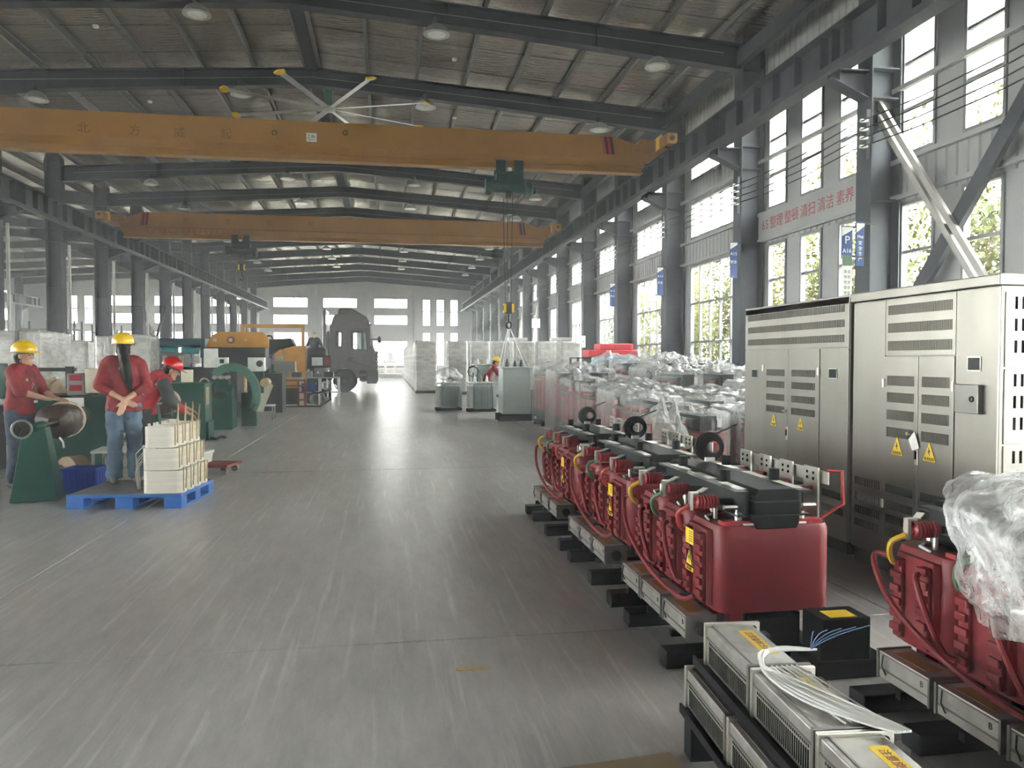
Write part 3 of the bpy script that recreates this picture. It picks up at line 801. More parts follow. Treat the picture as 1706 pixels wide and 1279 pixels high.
for px, py, y in ((160, 77, 17.3), (757, 100, 18.0), (250, 178, 22.0), (757, 197, 22.2)):
    P = onY(px, py, y)
    z = 8.93 - .0655 * abs(P.x - RIDGE) - .20
    tag(MB().lathe([(.05, -.05), (.06, -.03), (.06, 0), (.02, .012)], n=14).build('smoke_detector', 'white_paint', smooth=True, loc=(P.x, y, z)), 'small white smoke detector on the roof ' + {160: 'before the near crane, away from the windows', 757: 'before the near crane, toward the windows', 250: 'just behind the near crane'}.get(px if py != 197 else 0, 'above the green hoist'), 'detector', 'smoke detectors under the roof')

# ---- bare power wires along the window wall
for k in range(4):
    pts = []
    for i, y in enumerate(FY[4:16]):
        for u in (0, .33, .66):
            pts.append((7.12 - .0 * k, y + BAY * u, 5.18 - .13 * k - .09 * math.sin(PI * u)))
    tag(MB().tube(pts, .011, 5).build('power_wire', 'rope_dark'), ('topmost', 'second from top', 'third from top', 'lowest')[k] + ' thin dark power wire strung between columns before the windows', 'wire', 'power wires along the windows')
for i, y in enumerate(FY[5:12]):
    t = thing('insulator_rack', 'small wire support rack on the ' + ('column with the letter P sign', 'first column behind the red slogan', 'second column behind the red slogan', 'third column behind the red slogan', 'fourth column behind the red slogan', 'fifth column behind the red slogan', 'sixth column behind the red slogan')[i], 'rack', (7.2, y - .25, 4.7), 0, 'wire racks on the columns')
    MB().box(.0, .06, .04, .08, -.1, .65).build('rack_bar', 'steel_paint', t)
    for k in range(4): MB().cyl((-.09, .06, .09 + .13 * k), (.03, .06, .09 + .13 * k), .028, n=8).build('insulator', 'white_paint', t)

# ---- signs
sg = thing('slogan_sign', 'grey banner with red Chinese slogan between the window rows', 'sign', (WALLX - .105, 13.55, 4.33))
MB().box(0, .02, -1.75, 1.75, -.27, .27).build('board', 'wall_sheet', sg)
for k, ch in enumerate(['6', 'S', '整', '理', '整', '顿', '清', '扫', '清', '洁', '素', '养']):
    text('lettering', ch, 'sign_red', sg, .27, (-.004, 1.52 - .15 * k if k < 2 else 1.12 - .265 * (k - 2) - .06 * ((k - 2) // 2), 0), (PI / 2, 0, -PI / 2))
def hang_sign(name, label, loc, w, h, mn, body, size, cat='sign', tm='paper_white', head=True):
    t = thing(name, label, cat, loc)
    MB().box(-w / 2, w / 2, -.012, 0, -h, 0).build('board', mn, t)
    if head: MB().prism([(-w / 2, -.02), (w / 2, -.02), (w / 2, -.06), (-w / 2, -.16)], 'y', -.016, -.0122).build('head_band', 'paper_white', t)
    for s, z, sz in body: text('lettering', s, tm, t, sz, (0, -.0135, z), (PI / 2, 0, 0))
    MB().box(-.02, w / 2 + .2, -.005, .02, -.03, 0).build('hanger', 'steel_paint', t)
    return t
p = onX(1410, 378, 6.95)
cY = 10.72
a = onY(1411, 376, cY); b = onY(1433, 370, cY)
hang_sign('column_sign', 'blue sign with white letter P hanging beside a column', (a.x, cY, a.z), .18, .5, 'sign_blue', [('P', -.22, .17), ('A16', -.38, .09)], .2)
hang_sign('column_sign', 'narrow blue sign with small white characters beside the letter P sign', (b.x, cY, b.z), .13, .66, 'sign_blue', [('Map', -.22, .06), ('安', -.32, .07), ('全', -.40, .07), ('生', -.48, .07), ('产', -.56, .07)], .1)
a = onY(1411, 425, cY - .02)
gs = hang_sign('column_sign', 'long white notice with black characters under the letter P sign', (a.x, cY - .02, a.z), .16, 1.1, 'paper_white', [('安全', -.25 - .08 * k, .055) for k in range(9)], .06, tm='stripe_black', head=False)
MB().box(-.08, .08, -.014, -.0125, -.16, -.0).build('green_band', 'wire_green', gs)
for k, i in enumerate((6, 7, 8)):
    hang_sign('column_sign', ('blue sign with white characters on the column behind the slogan banner', 'blue sign on the second column behind the slogan banner', 'blue sign on the third column behind the slogan banner')[k], (7.12, FY[i] - .22, 4.0), .16, .75, 'sign_blue', [('A%d' % (15 - k), -.25, .09), ('安全', -.42, .07)], .1)
# switch boxes on the columns
for i, z, nm in ((9, 2.0, 'grey switch box on a column behind the wrapped transformers'), (11, 3.1, 'grey switch box high on a far column')):
    t = thing('switch_box', nm, 'box', (7.15, FY[i] - .24, z))
    MB().box(-.2, .2, -.1, 0, 0, .45).build('case', 'cabinet_white', t, bevel=.01)
    MB().box(-.17, .17, -.106, -.1, .03, .42).build('door', 'cabinet_white', t)
    MB().box(.1, .13, -.12, -.106, .2, .26).build('handle', 'machine_dark', t)

# ================================================================== RIGHT SIDE: SWITCH CABINETS
def tri_sign(parent, M, s=.09):
    """yellow warning triangle with black bolt, plane local y-z, facing -x; M = (x,y,z) centre"""
    x, y, z = M
    t = MB().prism([(y - s * .62, z - s * .55), (y + s * .62, z - s * .55), (y + .0, z + s * .75)], 'x', x - .002, x).build('warning_triangle', 'label_yellow', parent)
    MB().prism([(y + s * .10, z + s * .42), (y - s * .14, z + s * .06), (y + s * .0, z + s * .08), (y - s * .06, z - s * .18), (y + s * .15, z + s * .14), (y + s * .03, z + s * .13)], 'x', x - .003, x - .0021).build('bolt_mark', 'stripe_black', t)
    text('lettering', '有电危险', 'stripe_black', t, s * .24, (x - .0022, y, z - s * .40), (PI / 2, 0, -PI / 2))
    return t
def slots(y0, y1, z0, z1, n, x=0.0, w=.45):
    m = MB(); p = (y1 - y0) / n
    for i in range(n):
        a = y0 + p * (i + .5 - w / 2)
        m.box(x - .0015, x + .001, a, a + p * w, z0, z1)
    return m
def add_slots(parent, *a):
    o = slots(*a).build('louver', 'painted_void', parent); o['kind'] = 'stuff'; return o  # black strips on the panel face, painting the shade of open slots
CXF = 3.58
def cabinet(label, y0, y1, zt, depth, roof):
    t = thing('switch_cabinet', label, 'cabinet', (CXF, 0, 0))
    MB().box(.02, depth - .02, y0 + .02, y1 - .02, 0, .10).build('plinth', 'machine_dark', t)
    MB().box(.012, depth, y0, y1, .10, zt - .07).build('body', 'stainless', t, bevel=.004)
    if roof: MB().box(-.02, depth + .02, y0 - .02, y1 + .02, zt - .07, zt).build('roof_cap', 'stainless', t, bevel=.008)
    else: MB().box(.0, depth, y0, y1, zt - .07, zt).build('roof_cap', 'stainless', t, bevel=.004)
    return t
def panel(t, name, y0, y1, z0, z1, x=0.0, mn='stainless'):
    return MB().box(x, .014, y0 + .003, y1 - .003, z0 + .003, z1 - .003).build(name, mn, t, bevel=.002)
def yy(px, py=700): return onX(px, py, CXF).y
def zz(px, py): return onX(px, py, CXF).z
def latch(t, y, z):
    l = MB().box(-.016, 0, y - .016, y + .016, z - .06, z + .06).build('lock_plate', 'zinc_bright', t, bevel=.003)
    MB().box(-.026, -.016, y - .006, y + .006, z - .02, z + .035).build('lock_handle', 'stripe_black', l)
def hinge(t, y, z):
    h = MB().cyl((-.012, y, z - .03), (-.012, y, z + .03), .011, n=8).build('hinge', 'zinc_bright', t)

# near cabinet with roof cap
ya, yb = 4.05, 5.49
c = cabinet('tall stainless steel switch cabinet with overhanging roof cap, screen and lock box', ya, yb, 2.06, 1.15, True)
y1, y2 = yy(1473), yy(1590)              # edges of the middle section
zu = 1.575
panel(c, 'side_panel', y1, yb, .10, 1.985); panel(c, 'side_panel', ya, y2, .10, 1.985)
pu = panel(c, 'upper_panel', y2, y1, zu, 1.985)
for k in range(3):
    z = 1.615 + k * .128
    add_slots(pu, y2 + .03, y1 - .03, z, z + .068, 46)
ym = yy(1530)
for (a, b) in ((ym, y1), (y2, ym)):
    d = panel(c, 'door', a, b, .10, zu, -.006)
    for zc in (1.40, 1.28, 1.155, 1.03):
        add_slots(d, a + .04, b - .035, zc - .035, zc + .035, 22, -.006)
    for zc in (.62, .50, .40, .30): add_slots(d, a + .04, b - .035, zc - .03, zc + .03, 22, -.006)
    hinge(c, y1 - .004 if b == y1 else y2 + .004, 1.38); hinge(c, y1 - .004 if b == y1 else y2 + .004, .5)
tri_sign(c, (-.008, yy(1497), zz(1497, 745)), .10); tri_sign(c, (-.008, yy(1551), zz(1551, 755)), .10)
latch(c, yy(1530), zz(1530, 760))
tg = MB().prism([(-.05, -.05), (.02, -.075), (.06, .0), (.0, .06)], 'x', -.02, -.016).build('paper_tag', 'paper_white', c, loc=(0, yy(1528), zz(1528, 733)))
MB().cyl((-.04, yy(1519), zz(1519, 722)), (-.006, yy(1519), zz(1519, 722)), .012, n=8).build('key', 'zinc_bright', c)
sy, sz = yy(1622), zz(1622, 606)
s_ = MB().box(-.006, .002, sy - .055, sy + .055, sz - .045, sz + .045).build('meter_window', 'zinc_bright', c)
MB().box(-.008, -.006, sy - .048, sy + .048, sz - .038, sz + .038).build('meter_screen', 'glass_dark', s_)
by0, by1 = yy(1637), yy(1597); bz0, bz1 = zz(1617, 688), zz(1617, 640)
lb = MB().box(-.035, 0, by0, by1, bz0, bz1).build('lock_box', 'stainless_matte', c, bevel=.004)
MB().torus((-.038, by0 + .05, (bz0 + bz1) / 2), .014, .006, (1, 0, 0), 14, 6).build('lock_ring', 'stripe_black', lb)
for (a, b) in ((y1, yb), (ya, y2)):
    for zc in (.62, .50, .40, .30): add_slots(c, a + .04, b - .04, zc - .03, zc + .03, 14)
# near side of this cabinet: four louvred side panels, facing the camera
for k in range(4):
    z0, z1 = .12 + k * .46, .12 + (k + 1) * .46
    sp = MB().box(.04, 1.12, ya - .008, ya + .004, z0 + .006, z1 - .006).build('end_panel', 'stainless', c, bevel=.003)
    for q in range(3):
        m = MB(); zc = z0 + .09 + q * .13
        for i in range(20): m.box(.10 + i * .048, .118 + i * .048, ya - .0095, ya - .007, zc, zc + .075)
        m.build('louver', 'painted_void', sp)['kind'] = 'stuff'  # slot shade painted as black strips on the face

# farther cabinet with plain flat top
ya, yb = 5.55, 7.33
c = cabinet('tall stainless steel switch cabinet with full width louvre band, no roof cap', ya, yb, 2.06, 1.15, False)
pu = panel(c, 'upper_panel', ya, yb, 1.645, 2.05)
for k in range(3): add_slots(pu, ya + .06, yb - .06, 1.69 + k * .12, 1.75 + k * .12, 74)
e = [yb, yy(1272), yy(1313), yy(1365), ya]
for k in range(4):
    d = panel(c, 'door' if k in (1, 2) else 'side_panel', e[k + 1], e[k], .10, 1.645, -.006 if k in (1, 2) else 0)
    if k in (1, 2):
        for zc in (1.43, 1.32, 1.20, 1.09, .45, .33): add_slots(d, e[k + 1] + .06, e[k] - .06, zc - .03, zc + .03, 18, -.006)
for zc in (.45, .33): add_slots(c, ya + .05, e[3] - .05, zc - .03, zc + .03, 16)
hinge(c, e[1] - .006, 1.47); hinge(c, e[3] + .006, 1.45)
tri_sign(c, (-.008, yy(1290), zz(1290, 700)), .085); tri_sign(c, (-.008, yy(1335), zz(1335, 707)), .085)
latch(c, e[2], zz(1316, 722))
MB().tube([(-.006, e[2] + .02, zz(1313, 684)), (-.05, e[2] + .01, zz(1313, 684)), (-.06, e[2] - .06, zz(1313, 685))], .008, 6).build('door_handle', 'zinc_bright', c)
for px in (1257, 1387):
    sy, sz = yy(px), zz(px, 622)
    s_ = MB().box(-.006, .002, sy - .06, sy + .06, sz - .042, sz + .042).build('meter_window', 'zinc_bright', c)
    MB().box(-.008, -.006, sy - .052, sy + .052, sz - .036, sz + .036).build('meter_screen', 'glass_dark', s_)

# ================================================================== DRY-TYPE TRANSFORMERS
def blower(name, parent, x0, y0, z0, w=.15, h=.11, L=.30, group=None, mn='alu_fan', flip=1, sticker='brown_sticker'):
    """cross-flow fan box lying along y; long left face has a grille"""
    t = MB().box(x0, x0 + w, y0, y0 + L, z0, z0 + h).build(name, mn, parent, bevel=.004)
    o = MB()
    for z in (.32, .36): o.box(x0 - .0025, x0, y0 + .004, y0 + L - .004, z0 + h * z, z0 + h * (z + .02))
    o.box(x0 - .003, x0 + .002, y0 + .004, y0 + L - .004, z0 + h * .9, z0 + h * .95)
    o.build('side_rib', 'alu_dark', t)
    for y in (y0 - .012, y0 + L):
        MB().box(x0 - .006, x0 + w + .006, y, y + .012, z0 - .004, z0 + h + .006).build('end_plate', 'alu_dark', t, bevel=.002)
    MB().box(x0 + w * .25, x0 + w * .75, y0 + L * .2, y0 + L * .85, z0 + h, z0 + h + .0015).build('sticker', sticker, t)
    MB().cyl((x0 + w * .5, y0 - .035, z0 + h * .5), (x0 + w * .5, y0 - .012, z0 + h * .5), h * .3, n=12).build('motor', 'stripe_black', t)
    MB().tube([(x0 - .004, y0 + L - .03, z0 + h * .9), (x0 - .02, y0 + L - .045, z0 + h * .55), (x0 - .004, y0 + L - .05, z0 + h * .2)], .0035, 5).build('lead_wire', 'stripe_black', t)
    text('lettering', 'B', 'stripe_black', t, h * .3, (x0 - .001, y0 + .04, z0 + h * .65), (PI / 2, 0, -PI / 2))
    return t
def dry_transformer(label, loc, cable=True, group=None):
    t = thing('dry_transformer', label, 'transformer', loc, 0, group)
    pitch = .40; YS = (-pitch, 0, pitch)
    for k, y in enumerate(YS):
        prof = rrect(.31, .192, .075, 5)
        m = MB(); n = len(prof); rings = []
        for z, s in ((.275, .96), (.30, 1), (.69, 1), (.715, .965), (.715, .72), (.70, .70)):
            rings.append([(px * s, y + py * s, z) for px, py in prof])
        vs = [v for r in rings for v in r]; fs = []
        for a in range(len(rings) - 1):
            for i in range(n): fs.append((a * n + i, a * n + (i + 1) % n, (a + 1) * n + (i + 1) % n, (a + 1) * n + i))
        fs += [tuple(range(n))[::-1], tuple(range((len(rings) - 1) * n, len(rings) * n))]
        c = MB().add(vs, fs).build('coil', 'resin_red', t, smooth=True)
        # raised tap strips with terminal lugs on the high-voltage face
        MB().prism([(-.31, y - .13), (-.34, y - .115), (-.34, y + .115), (-.31, y + .13)], 'z', .30, .69).build('tap_panel', 'resin_red', c, bevel=.006)
        for s in (-1, 1):
            st = MB().box(-.362, -.335, y + s * .085 - .028, y + s * .085 + .028, .315, .67).build('tap_strip', 'resin_red', c, bevel=.008)
            for q in range(6):
                z = .345 + q * .058
                MB().box(-.378, -.36, y + s * .085 - .036 + .006 * (q % 2), y + s * .085 + .03, z, z + .034).build('tap_lug', 'resin_red', c, bevel=.006)
        MB().prism([(-.27, y - .16), (-.12, y - .16), (-.12, y - .10), (-.27, y - .10)], 'z', .712, .735).build('spacer_block', 'insulator_red', c)
        MB().prism([(.10, y - .16), (.27, y - .16), (.27, y - .10), (.10, y - .10)], 'z', .712, .735).build('spacer_block', 'insulator_red', c)
        MB().box(-.30, -.24, y - .03, y + .03, .20, .28).build('foot_pad', 'insulator_red', c); MB().box(.22, .29, y - .16, y - .09, .20, .28).build('foot_pad', 'insulator_red', c); MB().box(-.23, -.16, y - .16, y - .09, .20, .28).build('foot_pad', 'insulator_red', c)
        MB().tube([(-.17, y - .172, .721), (-.05, y - .178, .722), (.08, y - .178, .722), (.17, y - .172, .721)], .007, 6).build('edge_trim', 'wire_white', c)
        MB().tube([(-.29, y - .03, .722), (-.27, y + .06, .722), (-.22, y + .10, .722)], .006, 6).build('edge_trim', 'wire_white', c)
    # core
    m = MB().prism([(-.105, .70), (.105, .70), (.12, .73), (.12, .87), (.10, .90), (-.10, .90), (-.12, .87), (-.12, .73)], 'y', -.60, .60)
    ty = m.build('top_yoke', 'core_black', t, bevel=.004)
    for z in (.765, .835): MB().box(-.124, .124, -.604, .604, z, z + .006).build('yoke_band', 'clamp_grey', ty)
    MB().prism([(-.12, .09), (.12, .09), (.12, .25), (-.12, .25)], 'y', -.60, .60).build('bottom_yoke', 'core_black', t, bevel=.004)
    for y in YS: MB().box(-.10, .10, y - .09, y + .09, .25, .70).build('limb', 'core_black', t)
    for s in (-1, 1):
        u = MB().box(s * .135, s * .15, -.56, .56, .755, .885).box(s * .15, s * .205, -.56, .56, .873, .885).box(s * .15, s * .195, -.56, .56, .755, .765).build('upper_clamp', 'clamp_grey', t)
        for q in range(3): MB().box(s * .155 - .012, s * .155 + .04, -.50 + q * .36, -.26 + q * .36, .8855, .8875).build('insulation_strip', 'zinc_bright', u)
        MB().box(s * .135, s * .15, -.56, .56, .08, .26).box(s * .15, s * .21, -.56, .56, .08, .095).build('lower_clamp', 'base_black', t)
        for y in (-.50, -.2, .2, .50):
            b = MB().cyl((s * .17, y, .25), (s * .17, y, .80), .009, n=7).build('tie_rod', 'zinc_bright', t)
        for y in (-.52, .52):
            MB().cyl((s * .18, y, .80), (s * .25, y, .80), .013, n=8).build('clamp_bolt', 'zinc_bright', t)
            MB().cyl((s * .17, y, .73), (s * .17, y, .77), .02, n=8).build('coil_screw', 'zinc_bright', t)
    for y in (-.30, .30):
        MB().cyl((-.14, y, .90), (-.14, y, .96), .028, n=12).build('lifting_lug', 'core_black', t); MB().cyl((.14, y, .90), (.14, y, .96), .028, n=12).build('lifting_lug', 'core_black', t)
    # skids
    for y in (-.55, .06, .42): MB().box(-.56, .50, y, y + .11, 0, .085).build('skid', 'base_black', t, bevel=.006)
    for s in (-1, 1): MB().box(s * .20 - .05, s * .20 + .05, -.60, .62, .05, .10).build('base_rail', 'base_black', t)
    tb = MB().box(.14, .40, -.78, -.60, .085, .29).build('terminal_box', 'base_black', t, bevel=.006)
    MB().box(.20, .34, -.76, -.66, .2905, .292).build('box_label', 'label_yellow', tb)
    MB().box(.10, .50, -.80, -.56, .0, .085).build('skid', 'base_black', t, bevel=.006)
    # insulators, brackets and coloured leads
    for k, y in enumerate(YS):
        prof = [(.022, 0)]
        for q in range(7): prof += [(.024, .008 + q * .017), (.037, .014 + q * .017), (.037, .018 + q * .017), (.024, .024 + q * .017)]
        prof += [(.026, .135)]
        i_ = MB().lathe(prof, (-.365, y - .0, .81), (1, 0, 0), 18).build('insulator', 'insulator_red', t, smooth=True)
        MB().box(-.385, -.37, y - .016, y + .016, .77, .86).box(-.385, -.34, y - .016, y + .016, .855, .862).build('terminal', 'zinc_bright', i_)
        MB().bar((-.335, y, .86), (-.275, y + .05, .872), .03, .006).build('terminal_tab', 'zinc_bright', i_)
        MB().cyl((-.24, y, .72), (-.24, y, .81), .012, n=8).build('insulator_post', 'zinc_bright', t)
        MB().box(-.25, -.14, y - .02, y + .02, .795, .825).build('insulator_arm', 'clamp_grey', t)
        MB().tube(spl([(-.385, y, .79), (-.43, y + .03, .755), (-.425, y + .05, .70), (-.39, y + .075, .655), (-.372, y + .085, .65)]), .0125, 7).build('phase_lead', ('wire_red', 'wire_green', 'wire_yellow')[k], t)
    for k in (0, 1):
        y0, y1 = YS[k], YS[k + 1]
        MB().tube(spl([(-.385, y0 + .09, .36), (-.41, y0 + .13, .38), (-.43, (y0 + y1) / 2, .5), (-.42, y1 - .12, .62), (-.385, y1 - .08, .64)]), .013, 8).build('delta_lead', 'resin_red', t)
    MB().tube(spl([(-.385, YS[0] - .07, .34), (-.43, YS[0] + .02, .31), (-.46, 0, .36), (-.47, YS[2] - .04, .50), (-.44, YS[2] + .14, .66), (-.39, YS[2] + .10, .68)]), .013, 8).build('delta_lead', 'resin_red', t)
    # yellow labels on the near coil
    y = YS[0]
    lp = MB().box(-.3855, -.3825, y - .055, y + .045, .595, .675).build('name_label', 'label_yellow', t)
    for q in range(5): MB().box(-.3862, -.3857, y - .045, y - .0, .61 + q * .012, .614 + q * .012).build('label_print', 'ink_dark', lp)
    wl_ = MB().box(-.3855, -.3825, y - .055, y + .045, .455, .475).build('warning_text', 'label_yellow', t)
    text('lettering', '高压危险', 'stripe_black', wl_, .018, (-.3859, y - .005, .465), (PI / 2, 0, -PI / 2))
    tw = MB().prism([(y - .05, .485), (y + .04, .485), (y - .005, .575)], 'x', -.3855, -.3825).build('warning_triangle', 'label_yellow', t)
    MB().prism([(y + .004, .555), (y - .016, .52), (y - .004, .523), (y - .01, .497), (y + .012, .530), (y, .528)], 'x', -.3866, -.3857).build('bolt_mark', 'stripe_black', tw)
    for q in range(3):
        a = ((y - .05, .485), (y + .04, .485), (y - .005, .575))
        p0 = a[q]; p1 = a[(q + 1) % 3]
        MB().bar((-.3863, p0[0] * .94 + (y - .005) * .06, p0[1] * .94 + .515 * .06), (-.3863, p1[0] * .94 + (y - .005) * .06, p1[1] * .94 + .515 * .06), .001, .005, (1, 0, 0)).build('triangle_edge', 'stripe_black', tw)
    # low voltage busbars on the far long side
    for k, y in enumerate((-.46, -.2, .05, .3)):
        b = MB().box(.30, .312, y, y + .14, .70, .98).build('busbar', 'zinc_bright', t, bevel=.002)
        for q in (.93, .96):
            for w in (.04, .10): MB().cyl((.296, y + w, q - .01), (.316, y + w, q - .01), .008, n=8).build('bus_hole', 'painted_void', b)  # hole shade painted as black discs
        MB().box(.16, .31, y + .04, y + .09, .86, .88).build('bus_arm', 'insulator_red', t)
    MB().box(.322, .330, -.52, .48, .90, .965).build('neutral_bar', 'zinc_bright', t, bevel=.002)
    MB().tube([(.33, -.50, .97), (.40, -.52, .97), (.41, -.52, .80), (.30, -.50, .73)], .010, 6).build('earth_strap', 'wire_red', t)
    # blowers along the foot on the high-voltage side
    for k in range(3):
        blower('blower', t, -.48, -.60 + k * .36, .165, .15, .115, .31)
        MB().box(-.50, -.14, -.46 + k * .36, -.43 + k * .36, .13, .165).build('blower_arm', 'base_black', t)
    return t
T1 = dry_transformer('red dry-type transformer with open black core, beside the stainless cabinet with roof cap', (1.93, 4.18, 0))
def cable_ring(x, y, z, R, label):
    t = thing('cable_coil', label, 'cable', (x, y, z))
    for k in range(4): MB().torus((.0 + k * .008, .0, R), R - .012 * k, .011, (.25, 1, .1), 30, 6).build('cable_loop', 'base_black', t)
    MB().tube([(.0, 0, R * 1.9), (.05, -.02, R * 2.1), (.17, -.03, R * 2.7)], .006, 5).build('cable_end', 'stripe_black', t)
    MB().box(-.03, .03, -.02, .02, -.005, .02).build('cable_tie', 'wire_white', t)
    return t
T2 = copy_tree(T1, (1.93, 5.62, 0), 0, 'red dry-type transformer standing second behind the roof cap cabinet transformer, cable ring on top')
T3 = copy_tree(T1, (1.93, 7.12, 0), 0, 'red dry-type transformer third in line, next to the shrink wrapped ones')
T0 = copy_tree(T1, (2.60, 2.60, 0), 0, 'red dry-type transformer with a crumpled clear plastic bag on top')
cable_ring(2.02, 4.62, .909, .085, 'black cable ring standing on the open-core transformer by the cabinet with roof cap')
cable_ring(2.0, 6.05, .909, .085, 'black cable ring standing on the second transformer in line')
cable_ring(1.98, 7.5, .909, .08, 'black cable ring standing on the third transformer in line')

# crumpled plastic bag over the nearest transformer
BAGP = spl([(2.125, 0, .65), (2.11, 0, .77), (2.13, 0, .90), (2.20, 0, 1.01), (2.38, 0, 1.065), (2.62, 0, 1.05), (2.86, 0, 1.05), (2.99, 0, .99), (3.02, 0, .84), (3.0, 0, .74)], 8)
def bag(u, v, lift=0.0, seed=0.0):
    i = u * (len(BAGP) - 1); k = min(int(i), len(BAGP) - 2); p = BAGP[k].lerp(BAGP[k + 1], i - k)
    w_ = min(1, u / .42); yf = 2.46 + .30 * w_ * w_ * (3 - 2 * w_) + .05 * nz(u * 6 + seed, 7, 1)
    y = 1.93 + (yf - 1.93) * v + .05 * nz(u * 4 + seed, v * 2, 3) * (1 - abs(2 * v - 1))
    edge = (.05 * nz(u * 7 + seed, 1.5, v * 3)) if v in (0.0, 1.0) else 0
    d = lift + .02 * (1 + nz(u * 5 + seed, v * 4, 2)) + .13 * abs(nz(u * 6, v * 3.2 + seed, 5)) + .08 * abs(nz(u * 13 + seed, v * 7, 8)) + .035 * abs(nz(u * 26, v * 15 + seed, 1)) + .03 * math.sin(PI * v)
    c = Vector((2.55, 0, .72)); q = c + (p - c) * (1 + d)
    return (q.x, y + edge, q.z - (.05 * (1 + nz(v * 6 + seed, 2, 2)) if u in (0.0, 1.0) else 0))
t = thing('plastic_bag', 'crumpled clear plastic bag thrown over the transformer top', 'bag', (0, 0, 0))
MB().grid(lambda u, v: bag(u, v), 80, 56).build('outer_sheet', 'film_bag', t, smooth='all')
MB().grid(lambda u, v: bag(.04 + .62 * u, .12 + .7 * v, .05, 4.0), 60, 46).build('inner_fold', 'film_bag', t, smooth='all')

# ---- loose blowers stacked in the foreground
def loose_blower(label, x, y, z, rz, L=.40):
    t = thing('loose_blower', label, 'blower', (x, y, z), rz, 'loose blowers stacked on the floor')
    w, h = .185, .15
    MB().box(0, w, 0, L, 0, h).build('case', 'alu_fan', t, bevel=.004)
    m = MB()
    for i in range(26): m.box(-.0015, .001, .02 + i * (L - .04) / 26, .02 + (i + .5) * (L - .04) / 26, .015, h * .55)
    m.build('grille', 'painted_void', t)['kind'] = 'stuff'  # black strips painting the shade of the grille openings
    m = MB()
    for i in range(30): m.box(-.0015, .001, .02 + i * (L - .04) / 30, .02 + (i + .4) * (L - .04) / 30, h * .60, h * .66)
    m.build('vent_dots', 'painted_void', t)['kind'] = 'stuff'  # vent shade painted as small black strips
    MB().box(-.003, .001, .0, L, h * .70, h * .74).build('case_rib', 'alu_dark', t)
    MB().box(.02, .026, .0, L, h, h + .003).build('top_rib', 'alu_dark', t)
    for y0 in (-.018, L):
        e = MB().box(-.008, w + .03, y0, y0 + .018, -.004, h + .012).build('end_plate', 'zinc_bright' if y0 > 0 else 'alu_dark', t, bevel=.003)
        MB().cyl((w + .005, y0 - .003, h - .012), (w + .005, y0 + .021, h - .012), .011, n=10).build('bolt_hole', 'stripe_black', e)
    s_ = MB().box(w * .55, w * .85, L * .28, L * .86, h, h + .0012).build('sticker', 'label_yellow', t)
    text('lettering', '注意旋转方向', 'rail_rust', s_, .032, (w * .70, L * .57, h + .0016), (0, 0, PI / 2 + PI), .0004)
    MB().box(w + .03, w + .06, L - .03, L + .02, h * .2, h * .8).build('terminal_block', 'stripe_black', t)
    return t
RZ = math.radians(-3.5)
def stk(k, lvl):
    y = 2.42 - k * .445; x = 1.205 + (y - 2.42) * .06
    if lvl == 0: x -= .055; y += .06
    return x, y
for lvl, names in ((1, ('clean steel blower at the far end of the upper stack row', 'steel blower draped with white cables in the upper stack row', 'film covered steel blower at the near end of the upper stack row')),
                   (0, ('steel blower at the far end of the lower stack row', 'steel blower in the middle of the lower stack row', 'steel blower at the near end of the lower stack row'))):
    for k in range(3):
        x, y = stk(k, lvl)
        loose_blower(names[k], x, y, .355 if lvl else .165, RZ)
def rack(z, dx, label):
    t = thing('blower_rail', label, 'rail', (1.138 + dx, 1.42, z), RZ)
    MB().box(-.02, .21, 0, 1.47, 0, .02).build('plate', 'base_black', t); MB().box(-.028, -.018, 0, 1.47, 0, .035).build('lip', 'base_black', t)
    if z < .2:
        for y in (.05, .7, 1.35): MB().box(-.02, .21, y, y + .08, -z, 0).build('foot', 'base_black', t)
    return t
rack(.333, .0, 'dark steel rail carrying the upper row of loose blowers')
rack(.143, -.055, 'dark steel rail on blocks carrying the lower row of loose blowers')
# bundle of white cables over the blowers
cb = thing('cable_bundle', 'bundle of white cables looped across the upper blowers', 'cable', (1.2, 2.0, .51))
rnd = random.Random(3)
for k in range(9):
    o = k * .011
    pts = [(.245 - o * .2, .40, .05), (.14 - o, .44 - o * .3, .045 + .004 * (k % 3)), (.04 - o * .4, .40 - o, .04), (.00 + o * .6, .28, .025), (.03 + o, .12, .014 + .006 * (k % 3)), (.10 + o, -.02, .016), (.17 + o * .5, -.12, .02)]
    sm = []
    for i in range(len(pts) - 1):
        p0 = Vector(pts[max(i - 1, 0)]); p1 = Vector(pts[i]); p2 = Vector(pts[i + 1]); p3 = Vector(pts[min(i + 2, len(pts) - 1)])
        for u in (0, .25, .5, .75): sm.append(.5 * ((2 * p1) + (p2 - p0) * u + (2 * p0 - 5 * p1 + 4 * p2 - p3) * u * u + (3 * p1 - p0 - 3 * p2 + p3) * u ** 3))
    sm.append(Vector(pts[-1]))
    MB().tube(sm, .0042, 6).build('white_cable', 'wire_white', cb)
for k in range(5):
    MB().tube([(.22 + .07 * u + .035 * k * u * u, .40 + .10 * u - .03 * k * u, .05 + .03 * math.sin(2.2 * u) + .014 * k * u * u) for u in (0, .2, .4, .6, .8, 1)], .0018, 5).build('blue_wire', 'wire_blue', cb)
for k in range(7):
    MB().tube([(.05 + .018 * k, .38, .0105), (.06 + .02 * k, .15, .009), (.075 + .02 * k, -.03, .0105)], .003, 5).build('flat_wire', 'wire_white', cb)
tag(MB().box(-.25, .25, -.2, .2, 0, .006).build('cardboard_sheet', 'cardboard', loc=(.86, 2.62, 0)), 'flat brown cardboard sheet on the floor by the loose blowers', 'cardboard').rotation_euler = (0, 0, .1)

